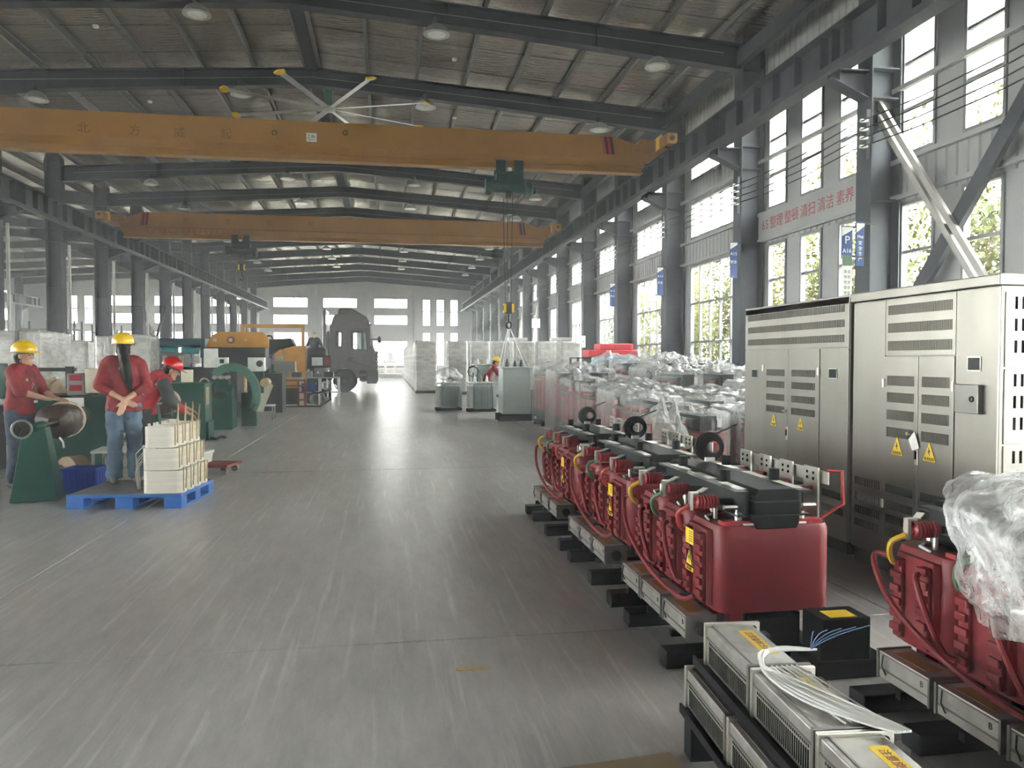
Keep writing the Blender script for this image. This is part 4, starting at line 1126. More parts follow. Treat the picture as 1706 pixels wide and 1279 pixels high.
# ================================================================== SHRINK-WRAPPED TRANSFORMERS
def cover_mesh(seed, hx, hy, h):
    def fn(u, v):
        a = 2 * PI * u; ca, sa = math.cos(a), math.sin(a)
        k = (abs(ca) ** 6 + abs(sa) ** 6) ** (-1 / 6.0)
        fold = .5 + .5 * math.sin(a * 15 + 4 * nz(a * 1.3, seed, v * 2)); fold2 = nz(ca * 4 + seed, sa * 4, v * 2.2)
        if v < .72:
            q = v / .72
            r = 1 + (1 - q) * (.02 + .06 * fold) + .035 * fold2 + .02 * fold
            return (hx * k * ca * r, hy * k * sa * r, .04 + (h - .04) * q + .02 * nz(ca * 3, sa * 3, seed))
        q = (v - .72) / .28
        r = (1 - q) * (1 + .05 * fold2) + 1e-3
        top = h + .05 * nz(ca * r * 3 + seed, sa * r * 3, 5) + .07 * math.sin(PI * min(1, q)) * abs(nz(ca * r * 2, sa * r * 2, seed)) + .06 * (abs(sa * r) < .33) * (1 - abs(ca) * r)
        return (hx * k * ca * r, hy * k * sa * r, top)
    return MB().grid(fn, 72, 30, True)
def wrapped_proto(seed, label, group):
    t = thing('wrapped_transformer', label, 'transformer', (0, 0, 0), 0, group)
    for y in (-.36, 0, .36):
        MB().prism([(px, y + py) for px, py in rrect(.27, .172, .07, 3)], 'z', .26, .74).build('coil', 'resin_red', t, smooth=True)
    MB().box(-.11, .11, -.52, .52, .76, .94).build('top_yoke', 'core_black', t)
    for s in (-1, 1): MB().box(s * .13, s * .19, -.5, .5, .80, .90).build('upper_clamp', 'cabinet_white' if s > 0 else 'clamp_grey', t)
    for y in (-.42, .32): MB().box(-.30, .30, y, y + .10, 0, .08).build('skid', 'base_black', t)
    MB().box(-.2, .2, -.5, .5, .08, .26).build('bottom_yoke', 'core_black', t)
    for y in (-.36, 0, .36): MB().cyl((-.30, y, .82), (-.18, y, .82), .035, n=10).build('insulator', 'insulator_red', t)
    me = cover_mesh(seed, .325, .575, .99).mesh('plastic_cover'); me.materials.append(MATS['film_clear' if seed % 2 else 'film_milky'])
    link('plastic_cover', me, t, smooth='all')
    return t
WG = 'shrink wrapped transformers standing in rows'
protos = [wrapped_proto(s, 'red transformer under a loose clear plastic cover in the storage rows', WG) for s in (1, 2, 3)]
used = 0
RWS = [(8.9, .95), (10.35, 1.04), (11.8, 1.08), (13.3, 1.14), (14.8, 1.19), (16.35, 1.33), (17.95, 1.40)]
for r, (y, zt) in enumerate(RWS):
    for cidx in range(6):
        x = 3.62 + .02 * (y - 9) + cidx * .735
        if x > 7.0 or (r == 0 and cidx > 3): continue
        if cidx >= 2 and r >= 3: ztt = zt + .22
        elif cidx >= 3: ztt = zt + .10
        else: ztt = zt
        s = ztt / .99
        milky = (cidx + r * 2) % 3
        o = protos[milky] if used == milky and False else copy_tree(protos[milky], (x, y, 0), random.Random(r * 9 + cidx).uniform(-.04, .04))
        sxy = .94
        o.scale = (sxy, 1.06, s)
        o['label'] = 'red transformer under clear plastic, ' + ('first', 'second', 'third', 'fourth', 'fifth', 'sixth', 'last')[r] + ' row behind the switch cabinets, ' + ('aisle end', 'second from the aisle', 'third from the aisle', 'fourth from the aisle', 'fifth from the aisle')[cidx]
        used += 1
for p in protos:
    for ch in list(p.children): bpy.data.objects.remove(ch)
    bpy.data.objects.remove(p)

# heap of loose film lying between the rows and the farther cabinet
def heap(u, v):
    a = 2 * PI * u; r = v
    return (.33 * r * math.cos(a) * (1 + .2 * nz(a, 2)), .4 * r * math.sin(a), .42 * (1 - r ** 2) * (1 + .6 * nz(math.cos(a) * 3 * r, math.sin(a) * 3 * r, 4)) + .03)
P = Vector((3.05, 7.9, 0))
t = thing('film_heap', 'loose heap of crumpled clear film on a small pallet beside the farther cabinet', 'plastic film', (3.0, 8.15, 0))
MB().box(-.3, .3, -.4, .4, 0, .62).build('carton', 'cabinet_white', t)
MB().grid(heap, 48, 22, True).build('film', 'film_milky', t, smooth='all', loc=(0, 0, .60))

# things by the windows behind the rows
t = thing('red_crate', 'bright red plastic crate on a dark rack by the windows', 'crate', (6.55, 22.2, 1.62))
MB().box(-.75, .75, -.4, .4, 0, .22).build('crate_body', 'red_bright', t, bevel=.03); MB().box(-.4, .6, -.38, .38, .22, .40).build('crate_lid', 'red_bright', t, bevel=.03)
t = thing('steel_rack', 'dark steel storage rack under the red crate by the windows', 'rack', (6.4, 22.2, 0))
for x in (-.95, .95):
    for y in (-.45, .45): MB().box(x - .03, x + .03, y - .03, y + .03, 0, 1.62).build('post', 'machine_dark', t)
for z in (.5, 1.05, 1.58): MB().box(-.98, .98, -.48, .48, z, z + .035).build('shelf', 'machine_dark', t)
t = thing('stored_part', 'rusty brown metal part on the storage rack shelf', 'metal part', (6.2, 22.2, 1.085)); MB().box(-.4, .4, -.3, .3, 0, .25).build('block', 'rail_rust', t, bevel=.02); MB().cyl((0, -.2, .25), (0, .2, .25), .1).build('roll', 'rail_rust', t)
def tarp(u, v): 
    x = -1 + 2 * u; y = -1 + 2 * v
    return (x * .75, y * .5, .40 * (1 - .5 * x ** 4 - .5 * y ** 4) + .06 * nz(x * 3, y * 3, 9) + (-.35 if abs(x) > .95 or abs(y) > .95 else 0))
t = thing('blue_tarp_stack', 'blue tarpaulin covered stack behind the wrapped rows by the windows', 'tarpaulin', (6.2, 20.3, 0))
MB().box(-.68, .68, -.45, .45, 0, 1.25).build('crate', 'cabinet_white', t); MB().grid(tarp, 30, 20).build('tarp', 'blue_tarp', t, smooth='all', loc=(0, 0, 1.22))

# ================================================================== OIL TRANSFORMERS AND TANK
def oil_transformer(label, x0, x1, y, zt, depth=.9, fins=True):
    t = thing('oil_transformer', label, 'transformer', ((x0 + x1) / 2, y + depth / 2, 0)); w = (x1 - x0) / 2; d = depth / 2
    MB().box(-w * .62, w * .62, -d * .72, d * .72, .08, zt - .05).build('tank', 'oil_green', t, bevel=.02)
    MB().box(-w * .98, w * .98, -d * .85, d * .85, zt - .07, zt - .02).build('lid', 'oil_green', t, bevel=.01)
    fm = MB().box(-.008, .008, -d, -d * .70, .12, zt - .14).mesh('radiator_fin'); fm.materials.append(MATS['oil_green'])
    fm2 = MB().box(-w, -w * .6, -.008, .008, .12, zt - .14).mesh('radiator_fin'); fm2.materials.append(MATS['oil_green'])
    for i in range(11):
        u = -w * .55 + i * w * .11
        link('radiator_fin', fm, t, loc=(u, 0, 0)); 
    for i in range(9):
        u = -d * .6 + i * d * .15
        link('radiator_fin', fm2, t, loc=(0, u, 0)); q = link('radiator_fin', fm2, t, loc=(0, u, 0)); q.rotation_euler = (0, 0, PI)
    for s in (-1, 1):
        MB().box(s * w * .86 - w * .13, s * w * .86 + w * .13, -d * .98, -d * .66, .12, zt - .12).build('corner_panel', 'oil_green', t, bevel=.01)
    for z in (.16, zt - .20): MB().box(-w * .6, w * .6, -d - .006, -d + .004, z, z + .02).build('fin_bar', 'oil_green', t)
    for y_ in (-d * .5, d * .4): MB().box(-w * 1.05, w * 1.05, y_, y_ + .1, 0, .08).build('skid', 'base_black', t)
    for k in (-1, 0, 1):
        MB().lathe([(.05, 0), (.055, .03), (.03, .05), (.05, .07), (.03, .09), (.045, .11), (.02, .15), (.012, .2)], (k * w * .45, .1, zt - .02), n=12).build('bushing', 'wire_white' if k else 'wood_reel', t, smooth=True)
    return t
a = G(727, 684); b = G(771, 685)
o1 = oil_transformer('pale green finned oil transformer with a bundled plastic sheet on top', a.x, b.x, 23.2, .88)
def clump(u, v):
    a = 2 * PI * u; ph = PI * v; r = 1 + .35 * nz(math.cos(a) * 2, math.sin(a) * 2, v * 4) + .15 * nz(math.cos(a) * 6, math.sin(a) * 6, v * 9)
    return (.36 * math.sin(ph) * math.cos(a) * r, .3 * math.sin(ph) * math.sin(a) * r, .2 * math.cos(ph) * r + .17)
tag(MB().grid(clump, 40, 22, True).build('plastic_bundle', 'film_milky', smooth='all', loc=((a.x + b.x) / 2, 23.4, .925)), 'crumpled white plastic bundle lying on the finned oil transformer', 'plastic bundle')
a = G(779, 685); b = G(831, 688)
o2 = oil_transformer('pale green finned oil transformer with dark valve handwheel behind it', a.x, b.x, 22.5, .90)
t = thing('valve_stand', 'dark valve handwheel on a stem between the oil transformers', 'valve', (2.62, 23.75, 0))
MB().cyl((0, 0, 0), (0, 0, 1.15), .03, n=8).build('stem', 'machine_dark', t); MB().torus((0, 0, 1.18), .17, .022, (.2, 1, .35), 8, 6).build('handwheel', 'stripe_black', t); MB().box(-.12, .12, -.12, .12, 0, .05).build('foot', 'machine_dark', t)
o3 = oil_transformer('pale finned oil transformer standing behind the worker in red', 3.0, 3.75, 27.0, 1.42)
# tall tank under the hook, on timber blocks
ty_ = 19.05
pa = onY(838, 690, ty_); pb = onY(884, 690, ty_)
t = thing('transformer_tank', 'tall pale green transformer tank standing under the crane hook', 'tank', ((pa.x + pb.x) / 2, ty_ + .4, 0)); w = (pb.x - pa.x) / 2
MB().box(-w, w, -.4, .4, .18, 1.33).build('shell', 'oil_green', t, bevel=.015)
MB().box(-w - .05, w + .05, -.45, .45, 1.33, 1.37).build('cover', 'oil_green', t, bevel=.008)
MB().box(-w - .006, w + .006, -.406, .406, .74, .765).build('stiffener_band', 'oil_green', t)
for y_ in (-.3, .2): MB().box(-w - .1, w + .1, y_, y_ + .12, 0, .18).build('timber_block', 'base_black', t)
for k, (u, h_) in enumerate(((-.2, .15), (.02, .1), (.2, .13))): MB().lathe([(.05, 0), (.05, h_ * .6), (.03, h_), (.02, h_ + .05)], (u, -.1 + .1 * k, 1.37), n=12).build('bushing', 'machine_dark', t, smooth=True)
hk = Vector((HX, 18.9, 2.36))
sl = thing('lifting_sling', 'pale lifting straps spreading from the crane hook down to the tank', 'sling', (HX, 18.9, 2.40))
cx = (pa.x + pb.x) / 2 - HX
for (dx, dy) in ((-w, .05), (w, .05), (-w, .7), (w, .7), (-w * .4, .02)):
    MB().bar((0, 0, 0), (cx + dx, ty_ - 18.9 + dy, 1.36 - 2.40), .055, .012, (1, 0, 0)).build('strap', 'white_paint', sl)
MB().torus((0, 0, .02), .06, .016, (0, 1, 0), 14, 6).build('ring', 'machine_dark', sl)
# low dark machine with film on top beside the tank
pa = G(884, 693); t = thing('dark_reactor', 'black finned reactor with pale film on top next to the tank', 'reactor', (pa.x + .28, pa.y + .3, 0))
MB().box(-.26, .26, -.3, .3, .08, .72).build('core', 'base_black', t)
for k in range(6): MB().box(-.28, .28, -.32, -.30, .14 + k * .09, .19 + k * .09).build('rib', 'machine_dark', t)
for y_ in (-.25, .15): MB().box(-.36, .36, y_, y_ + .1, 0, .08).build('skid', 'base_black', t)
MB().grid(lambda u, v: (-.3 + .6 * u, -.33 + .66 * v, .74 + .08 * abs(nz(u * 5, v * 5, 2)) + .05 * math.sin(PI * u)), 16, 16).build('film', 'film_milky', t, smooth='all')

# ================================================================== FILM-WRAPPED CABINETS
def wrap_mesh(seed, w, d, h):
    def fn(u, v):
        a = 2 * PI * u; ca, sa = math.cos(a), math.sin(a); k = (abs(ca) ** 14 + abs(sa) ** 14) ** (-1 / 14.0)
        b = .012 * nz(ca * 6 + seed, sa * 6, v * 14) + .01 * nz(ca * 14, sa * 14, v * 30 + seed)
        if v < .86:
            return ((w / 2 + b) * k * ca, (d / 2 + b) * k * sa, .12 + (h - .12) * v / .86)
        q = (v - .86) / .14
        return (w / 2 * k * ca * (1 - q + 1e-3), d / 2 * k * sa * (1 - q + 1e-3), h + .03 * nz(ca * 3 * (1 - q), sa * 3 * (1 - q), seed))
    return MB().grid(fn, 64, 36, True)
def wrapped_cab_proto(seed, w, d, h):
    t = thing('wrapped_cabinet', '', 'cabinet')
    MB().box(-w / 2 + .03, w / 2 - .03, -d / 2 + .03, d / 2 - .03, .12, h - .02).build('body', 'cabinet_white', t)
    MB().box(-w / 2, w / 2, -d / 2, d / 2, 0, .12).build('pallet_base', 'machine_dark', t)
    me = wrap_mesh(seed, w, d, h).mesh('film_wrap'); me.materials.append(MATS['film_wrap'])
    link('film_wrap', me, t, smooth='all')
    for s in (-1, 1): MB().box(s * (w / 2 + .008) - .015, s * (w / 2 + .008) + .015, -d / 2 - .012, -d / 2 + .018, .12, h + .01).build('corner_guard', 'film_wrap', t)
    return t
WP = [wrapped_cab_proto(s, .92, .9, 2.42) for s in (11, 12, 13)]
row = [(692, 728, 35.7), (746, 779, 34.2), (784, 816, 32.8), (822, 856, 31.4), (861, 892, 30.0), (898, 931, 28.6), (935, 968, 27.0)]
labs = ['silver film wrapped cabinet at the open end of the row beside the aisle', 'film wrapped cabinet second from the aisle end of the row', 'film wrapped cabinet third from the aisle end of the row', 'film wrapped cabinet behind the crane hook and straps',
        'film wrapped cabinet fifth from the aisle end of the row', 'film wrapped cabinet next to last before the windows', 'film wrapped cabinet closest to the window wall']
for k, (x0, x1, y) in enumerate(row):
    A = onY(x0, 640, y); B = onY(x1, 640, y)
    h = 1.55 + (599 - 567) / 1290 * y
    o = WP[k % 3] if k < 3 else copy_tree(WP[k % 3])
    o.location = ((A.x + B.x) / 2, y + .45, 0); o.scale = ((B.x - A.x) / .92, 1, h / 2.44); o['label'] = labs[k]; o['group'] = 'film wrapped cabinets in a row across the hall'
for k, (px0, px1) in enumerate(((848, 868), (922, 948))):
    A = onY(px0, 562, (31.9, 29.0)[k]); tag(MB().box(-.4, .4, -.2, .2, 0, .14).build('wrapped_duct', 'film_wrap', bevel=.02, loc=(A.x + .35, 31.9 - k * 2.6, (2.33, 2.27)[k])), ('flat film wrapped duct lying on the cabinets behind the hook', 'flat film wrapped duct lying on the cabinets near the windows')[k], 'duct')
for k in range(10):
    y = 38.2 + k * 2.5
    o = copy_tree(WP[k % 3], (1.72, y, 0), .0, 'wrapped cabinet in the line to the shutter door, number ' + ('one', 'two', 'three', 'four', 'five', 'six', 'seven', 'eight', 'nine', 'ten')[k] + ' behind the cross row', 'wrapped cabinets along the far aisle'); o.scale = (1, 1.05, .99)
# small white machine in front of the shutter door
t = thing('small_machine', 'small white machine standing before the shutter door', 'machine', (.25, 66.5, 0))
MB().box(-.9, .9, -.5, .5, .0, .35).build('base', 'machine_grey', t); MB().box(-.55, -.35, -.2, .2, .35, 1.3).build('leg', 'cabinet_white', t); MB().box(.25, .45, -.2, .2, .35, 1.3).build('leg', 'cabinet_white', t)
MB().box(-.6, .5, -.25, .25, 1.3, 1.5).build('head', 'cabinet_white', t); MB().box(-.2, .15, -.2, .2, 1.5, 2.1).build('mast', 'cabinet_white', t); MB().box(-.4, .4, -.1, .1, 2.1, 2.2).build('crossbar', 'cabinet_white', t)

# ================================================================== LEFT SIDE: WINDING MACHINES
def winder(label, loc, rz, coil=True):
    t = thing('winding_machine', label, 'machine', loc, rz)
    # tail stand
    ts = MB(); b0, b1, h = .23, .105, .80
    ts.add([(-b0, 0, 0), (b0, 0, 0), (b0, .34, 0), (-b0, .34, 0), (-b1, .06, h), (b1, .06, h), (b1, .26, h), (-b1, .26, h)], [(0, 1, 5, 4), (1, 2, 6, 5), (2, 3, 7, 6), (3, 0, 4, 7), (4, 5, 6, 7), (0, 3, 2, 1)])
    tso = ts.build('tail_stand', 'machine_green', t, bevel=.008)
    sp = MB(); sp.add([(b0 + .002, .0, .01), (b0 + .002, .34, .01), (b1 + .002, .26, h), (b1 + .002, .06, h)], [(0, 1, 2, 3)]); sp.add([(b0 + .006, .0, .01), (b0 + .006, .34, .01), (b1 + .006, .26, h), (b1 + .006, .06, h)], [(0, 1, 2, 3)])
    sp.f += [(0, 1, 5, 4), (1, 2, 6, 5), (2, 3, 7, 6), (3, 0, 4, 7)]
    sp.build('side_plate', 'machine_green', tso)
    hw = MB().torus((-.08, -.06, .80), .095, .013, (0, 1, 0), 24, 6).build('handwheel', 'handwheel_steel', t)
    for a in range(3): MB().bar((-.08, -.06, .80), (-.08 + .09 * math.cos(a * 2.1), -.06, .80 + .09 * math.sin(a * 2.1)), .016, .016, (0, 1, 0)).build('spoke', 'machine_dark', hw)
    MB().cyl((-.08, -.04, .80), (-.08, -.02, .80), .09, n=20).build('wheel_disc', 'stripe_black', hw)
    MB().cyl((0, .0, .80), (0, .38, .80), .05, n=14).build('quill', 'machine_green', t, smooth=True)
    MB().cyl((0, .3, .80), (0, 2.3, .80), .022, n=12).build('shaft', 'zinc_bright', t, smooth=True)
    # headstock cabinet
    hc = MB().box(-.62, .33, 2.3, 3.15, 0, 1.04).build('headstock_cabinet', 'machine_green', t, bevel=.012)
    MB().box(.332, .342, 2.32, 3.13, .02, 1.02).build('side_cover', 'machine_green', hc)
    for k in range(9): MB().box(.343, .348, 2.45, 2.95, .22 + k * .035, .238 + k * .035).build('vent_slot', 'machine_green', hc)
    MB().box(-.66, .37, 2.26, 3.19, 1.04, 1.06).build('cabinet_top', 'machine_dark', hc)
    MB().prism([(2.55, .60), (2.80, .60), (2.675, .84)], 'x', .3425, .346).build('warning_triangle', 'label_yellow', hc)
    MB().cyl((.3425, 2.95, .93), (.346, 2.95, .93), .06, n=18).build('round_sticker', 'plastic_blue', hc)
    MB().lathe([(.11, 0), (.11, .04), (.07, .05), (.07, .10), (.10, .11), (.10, .14), (.04, .15)], (0, 2.31, .80), (0, -1, 0), 20).build('spindle_nose', 'machine_dark', t, smooth=True)
    MB().box(-.25, .03, 2.27, 2.285, .72, 1.03).build('drawing_sheet', 'paper_white', t)
    # control box and display on top
    cb_ = MB().box(-.20, .02, 2.4, 2.6, 1.06, 1.36).build('control_box', 'machine_grey', t, bevel=.01)
    for z in (1.12, 1.26): MB().box(-.17, -.02, 2.392, 2.399, z, z + .08).build('red_display', 'screen_red', cb_)
    MB().box(.03, .27, 2.40, 2.43, 1.10, 1.44, Matrix.Rotation(.08, 4, 'X')).build('splash_plate', 'beige_plate', t, bevel=.004, loc=(0, .06, -.20))
    MB().cyl((.14, 2.5, 1.05), (.14, 2.5, 1.2), .02, n=8).build('plate_post', 'machine_dark', t)
    if coil:
        def cf(u, v):
            a = 2 * PI * u; r = (.205 if .06 < v < .94 else .06) * (1 + .06 * nz(math.cos(a) * 3, math.sin(a) * 3, v * 5) + .04 * nz(a * 6, v * 20, 2))
            k = (abs(math.cos(a)) ** 3 + abs(math.sin(a)) ** 3) ** (-1 / 3)
            return (r * 1.0 * k * math.cos(a), .88 + .55 * v, .80 + r * .95 * k * math.sin(a))
        cw = MB().grid(cf, 40, 26, True).build('wound_coil', 'coil_brown', t, smooth='all')
        MB().lathe([(.16, 0), (.23, .005), (.23, .085), (.16, .09)], (0, 1.36, .80), (0, 1, 0), 30).build('tape_ring', 'tape_cream', cw, smooth=True)
        MB().tube([(.05, .92, .61), (.10, .86, .56), (.12, .80, .50)], .012, 6).build('loose_tape', 'wire_white', cw)
    return t
winder('dark green coil winding machine with brown coil and papers, by the man with yellow helmet', (-3.83, 9.08, 0), math.radians(8))
# machine two: cabinet + small stand
P2 = G(300, 735)
m2 = thing('winding_machine', 'dark green winding machine with beige plate on top behind the worker in red helmet', 'machine', (P2.x, P2.y, 0), math.radians(4))
MB().box(-.22, .44, .0, .95, 0, 1.08).build('headstock_cabinet', 'machine_green', m2, bevel=.012)
MB().box(.442, .45, .03, .92, .25, 1.05).build('side_cover', 'machine_green', m2); MB().box(.45, .50, .1, .8, .0, .35).build('step_cover', 'machine_green', m2, bevel=.01)
MB().box(.452, .458, .1, .5, .68, 1.02).build('notice_sheet', 'wood_reel', m2)
MB().box(.02, .24, .05, .08, 1.12, 1.36).build('splash_plate', 'beige_plate', m2, bevel=.006); MB().cyl((.13, .1, 1.06), (.13, .1, 1.2), .02, n=8).build('plate_post', 'machine_dark', m2)
MB().box(-.24, .46, -.03, .98, 1.07, 1.10).build('cabinet_top', 'machine_green', m2)
ts = MB(); ts.add([(-.25, -1.6, 0), (.0, -1.6, 0), (.0, -1.3, 0), (-.25, -1.3, 0), (-.17, -1.55, .78), (-.08, -1.55, .78), (-.08, -1.35, .78), (-.17, -1.35, .78)], [(0, 1, 5, 4), (1, 2, 6, 5), (2, 3, 7, 6), (3, 0, 4, 7), (4, 5, 6, 7), (0, 3, 2, 1)]); ts.build('tail_stand', 'machine_green', m2)
MB().cyl((-.12, -1.7, .78), (-.12, 0, .78), .022, n=10).build('shaft', 'zinc_bright', m2)
cw = MB().lathe([(.05, 0), (.20, .02), (.22, .2), (.20, .48), (.05, .5)], (-.12, -1.0, .78), (0, 1, 0), 24).build('wound_coil', 'coil_brown', m2, smooth=True)
MB().lathe([(.10, 0), (.225, .01), (.225, .06), (.10, .07)], (-.12, -.5, .78), (0, 1, 0), 24).build('tape_ring', 'tape_cream', cw, smooth=True)
MB().tube([(-.55, -1.2, 1.02), (.05, -1.2, 1.02), (.10, -1.2, .97), (.10, -1.2, .55)], .016, 6).build('guide_arm', 'stripe_black', m2)
MB().torus((-.3, -1.72, .76), .10, .014, (0, 1, 0), 20, 6).build('handwheel', 'machine_dark', m2)
MB().tube([(.52, .2, .03), (.62, .15, .02), (.70, .25, .05), (.8, .2, .04)], .03, 6).build('foot_pedal', 'stripe_black', m2)
# machine three: light green press with curved arm
P3 = G(360, 716)
m3 = thing('curved_arm_machine', 'light green machine with a big curved arm behind the winding machines', 'machine', (P3.x, P3.y, 0), math.radians(3))
MB().box(-.35, .22, 0, .8, 0, .72).build('base', 'machine_green', m3, bevel=.01)
for k in range(8): MB().box(-.33 + k * .068, -.30 + k * .068, -.008, 0, .04, .64).build('base_rib', 'machine_green', m3)
MB().prism([(.0, 0), (.75, 0), (.75, .60), (.55, .66), (.30, 1.0), (.0, .86)], 'x', .22, .34).build('side_frame', 'machine_green', m3, bevel=.01)
MB().box(.42, .75, .9, 1.4, 0, .78).build('rear_leg', 'machine_green', m3, bevel=.01); MB().box(.75, .76, .92, 1.38, .02, .76).build('leg_cover', 'machine_green', m3)
A_ = [math.radians(q) for q in range(135, -36, -6)]
m = MB().prism([(.30 + .61 * math.cos(q), .76 + .71 * math.sin(q)) for q in A_] + [(.30 + .44 * math.cos(q), .76 + .53 * math.sin(q)) for q in A_[::-1]], 'y', .24, .46)
m.build('curved_arm', 'machine_green_light', m3)
MB().cyl((-.22, -.05, 1.05), (-.22, .5, 1.05), .10, n=16).build('chuck', 'machine_dark', m3); MB().torus((-.22, -.06, 1.05), .09, .02, (0, 1, 0), 18, 6).build('chuck_ring', 'zinc_bright', m3)
for k in range(3): MB().cyl((-.02 + k * .13, -.04, 1.16), (-.02 + k * .13, .3, 1.16), .045, n=10).build('roller', 'zinc_bright', m3)
MB().box(-.05, .25, .15, .5, .82, 1.10).build('gear_case', 'machine_green', m3, bevel=.02)
MB().tube([(.45, .25, .60), (.52, .2, .45), (.70, .2, .42), (.80, .25, .55)], .018, 6).build('hose', 'stripe_black', m3)
MB().box(-.42, .15, .4, .9, 1.34, 1.37).build('tray', 'machine_dark', m3); MB().box(-.32, -.02, .5, .55, 1.37, 1.80).build('white_board', 'paper_white', m3)
c_ = MB().box(-.05, .20, .42, .62, 1.38, 1.60).build('control_unit', 'cabinet_white', m3, bevel=.01); MB().box(.03, .12, .412, .42, 1.47, 1.56).build('unit_screen', 'machine_dark', c_)
c_ = MB().box(.62, .98, .5, .9, 1.28, 1.60).build('gauge_box', 'cabinet_white', m3, bevel=.01); MB().cyl((.88, .49, 1.46), (.88, .50, 1.46), .075, n=18).build('gauge', 'stripe_black', c_)
MB().box(.60, .95, .6, .8, .78, 1.28).build('gauge_post', 'machine_green', m3)
MB().cyl((.98, .5, 1.02), (.98, 1.1, 1.02), .10, n=16).build('copper_spool', 'copper_bar', m3, smooth=True)
MB().prism([(.80, .35), (.92, .35), (1.15, .95), (1.05, 1.05), (.80, 1.0)], 'y', .7, .78).build('spool_bracket', 'beige_plate', m3)
# stools in front of it
def stool(label, x, y, w, d, h, rz=0):
    t = thing('metal_stool', label, 'stool', (x, y, 0), rz)
    MB().box(-w / 2, w / 2, -d / 2, d / 2, h - .03, h).build('seat', 'cabinet_white', t, bevel=.006)
    for sx in (-1, 1):
        for sy in (-1, 1): MB().box(sx * (w / 2 - .025) - .015, sx * (w / 2 - .025) + .015, sy * (d / 2 - .025) - .015, sy * (d / 2 - .025) + .015, 0, h - .03).build('leg', 'brace_light', t)
        MB().box(sx * (w / 2 - .025) - .01, sx * (w / 2 - .025) + .01, -d / 2 + .03, d / 2 - .03, .12, .14).build('stretcher', 'brace_light', t)
    for sy in (-1, 1): MB().box(-w / 2 + .03, w / 2 - .03, sy * (d / 2 - .025) - .01, sy * (d / 2 - .025) + .01, .18, .20).build('stretcher', 'brace_light', t)
    return t
stool('low pale metal stool standing beside the curved arm machine', -3.22, 20.7, .62, .45, .38)
stool('tall narrow metal stool behind the low pale stool', -3.62, 22.4, .35, .35, .95)
# machine four: dark green block with blue crates on top
t = thing('control_cabinet', 'dark green machine cabinet carrying a blue crate near the work bench', 'cabinet', (-3.95, 26.0, 0))
MB().box(-.42, .42, -.5, .5, 0, 1.42).build('body', 'machine_green', t, bevel=.015); MB().box(-.36, .36, -.51, -.5, .1, 1.3).build('door', 'machine_green', t); MB().box(.25, .29, -.53, -.51, .7, .85).build('handle', 'machine_dark', t)
def crate(label, x, y, z, w, d, h, rz=0, mn='plastic_blue'):
    t = thing('plastic_crate', label, 'crate', (x, y, z), rz)
    m = MB(); k = .88
    for a, b_ in (((-w / 2 * k, -d / 2 * k, w / 2 * k, -d / 2 * k), 0), ((-w / 2 * k, d / 2 * k, w / 2 * k, d / 2 * k), 0), ((-w / 2 * k, -d / 2 * k, -w / 2 * k, d / 2 * k), 1), ((w / 2 * k, -d / 2 * k, w / 2 * k, d / 2 * k), 1)):
        x0, y0, x1, y1 = a; e = .008
        lo = [(x0 - e * b_, y0 - e * (1 - b_), 0), (x1 - e * b_, y1 - e * (1 - b_), 0), (x1 + e * b_, y1 + e * (1 - b_), 0), (x0 + e * b_, y0 + e * (1 - b_), 0)]
        hi = [(p[0] / k, p[1] / k, h) for p in lo]
        m.add(lo + hi, [(0, 1, 5, 4), (1, 2, 6, 5), (2, 3, 7, 6), (3, 0, 4, 7), (4, 5, 6, 7), (0, 3, 2, 1)])
    m.box(-w / 2 * k, w / 2 * k, -d / 2 * k, d / 2 * k, 0, .01).build('bin', mn, t)
    f = MB().box(-w / 2 - .012, w / 2 + .012, -d / 2 - .012, -d / 2 + .004, h - .03, h).box(-w / 2 - .012, w / 2 + .012, d / 2 - .004, d / 2 + .012, h - .03, h).box(-w / 2 - .012, -w / 2 + .004, -d / 2, d / 2, h - .03, h).box(w / 2 - .004, w / 2 + .012, -d / 2, d / 2, h - .03, h)
    f.build('rim', mn, t)
    for i in range(6):
        u = -w / 2 * .9 + i * w * .18; MB().bar((u * k, -d / 2 * k - .006, .02), (u, -d / 2 - .006, h - .03), .012, .012).build('rib', mn, t)
    for i in range(4):
        u = -d / 2 * .8 + i * d * .26; MB().bar((w / 2 * k + .006, u * k, .02), (w / 2 + .006, u, h - .03), .012, .012).build('rib', mn, t)
    return t
crate('blue plastic crate on top of the dark green machine cabinet', -3.98, 25.85, 1.42, .62, .45, .33)
pc = G(106, 832)
crate('dark blue ribbed plastic crate on the floor beside the blue pallet', -3.50, 9.63, 0, .36, .32, .30, -.06)
# paper reels and rolls beside the crate
t = thing('paper_reel', 'brown paper reels lying on the floor behind the blue crate', 'reel', (-3.74, 10.10, 0))
MB().lathe([(.05, 0), (.19, .0), (.19, .20), (.05, .20)], (-.1, -.1, .19), (.5, .8, 0), 28).build('roll', 'wood_reel', t, smooth=True); MB().lathe([(.04, 0), (.14, .0), (.14, .24), (.04, .24)], (-.31, -.14, .14), (.6, .6, 0), 24).build('roll', 'cardboard', t, smooth=True)
# small metal stand left of the pallet
stool('low steel plate stand between the green winding machine and the pallet', -3.28, 10.1, .5, .55, .46, .1)

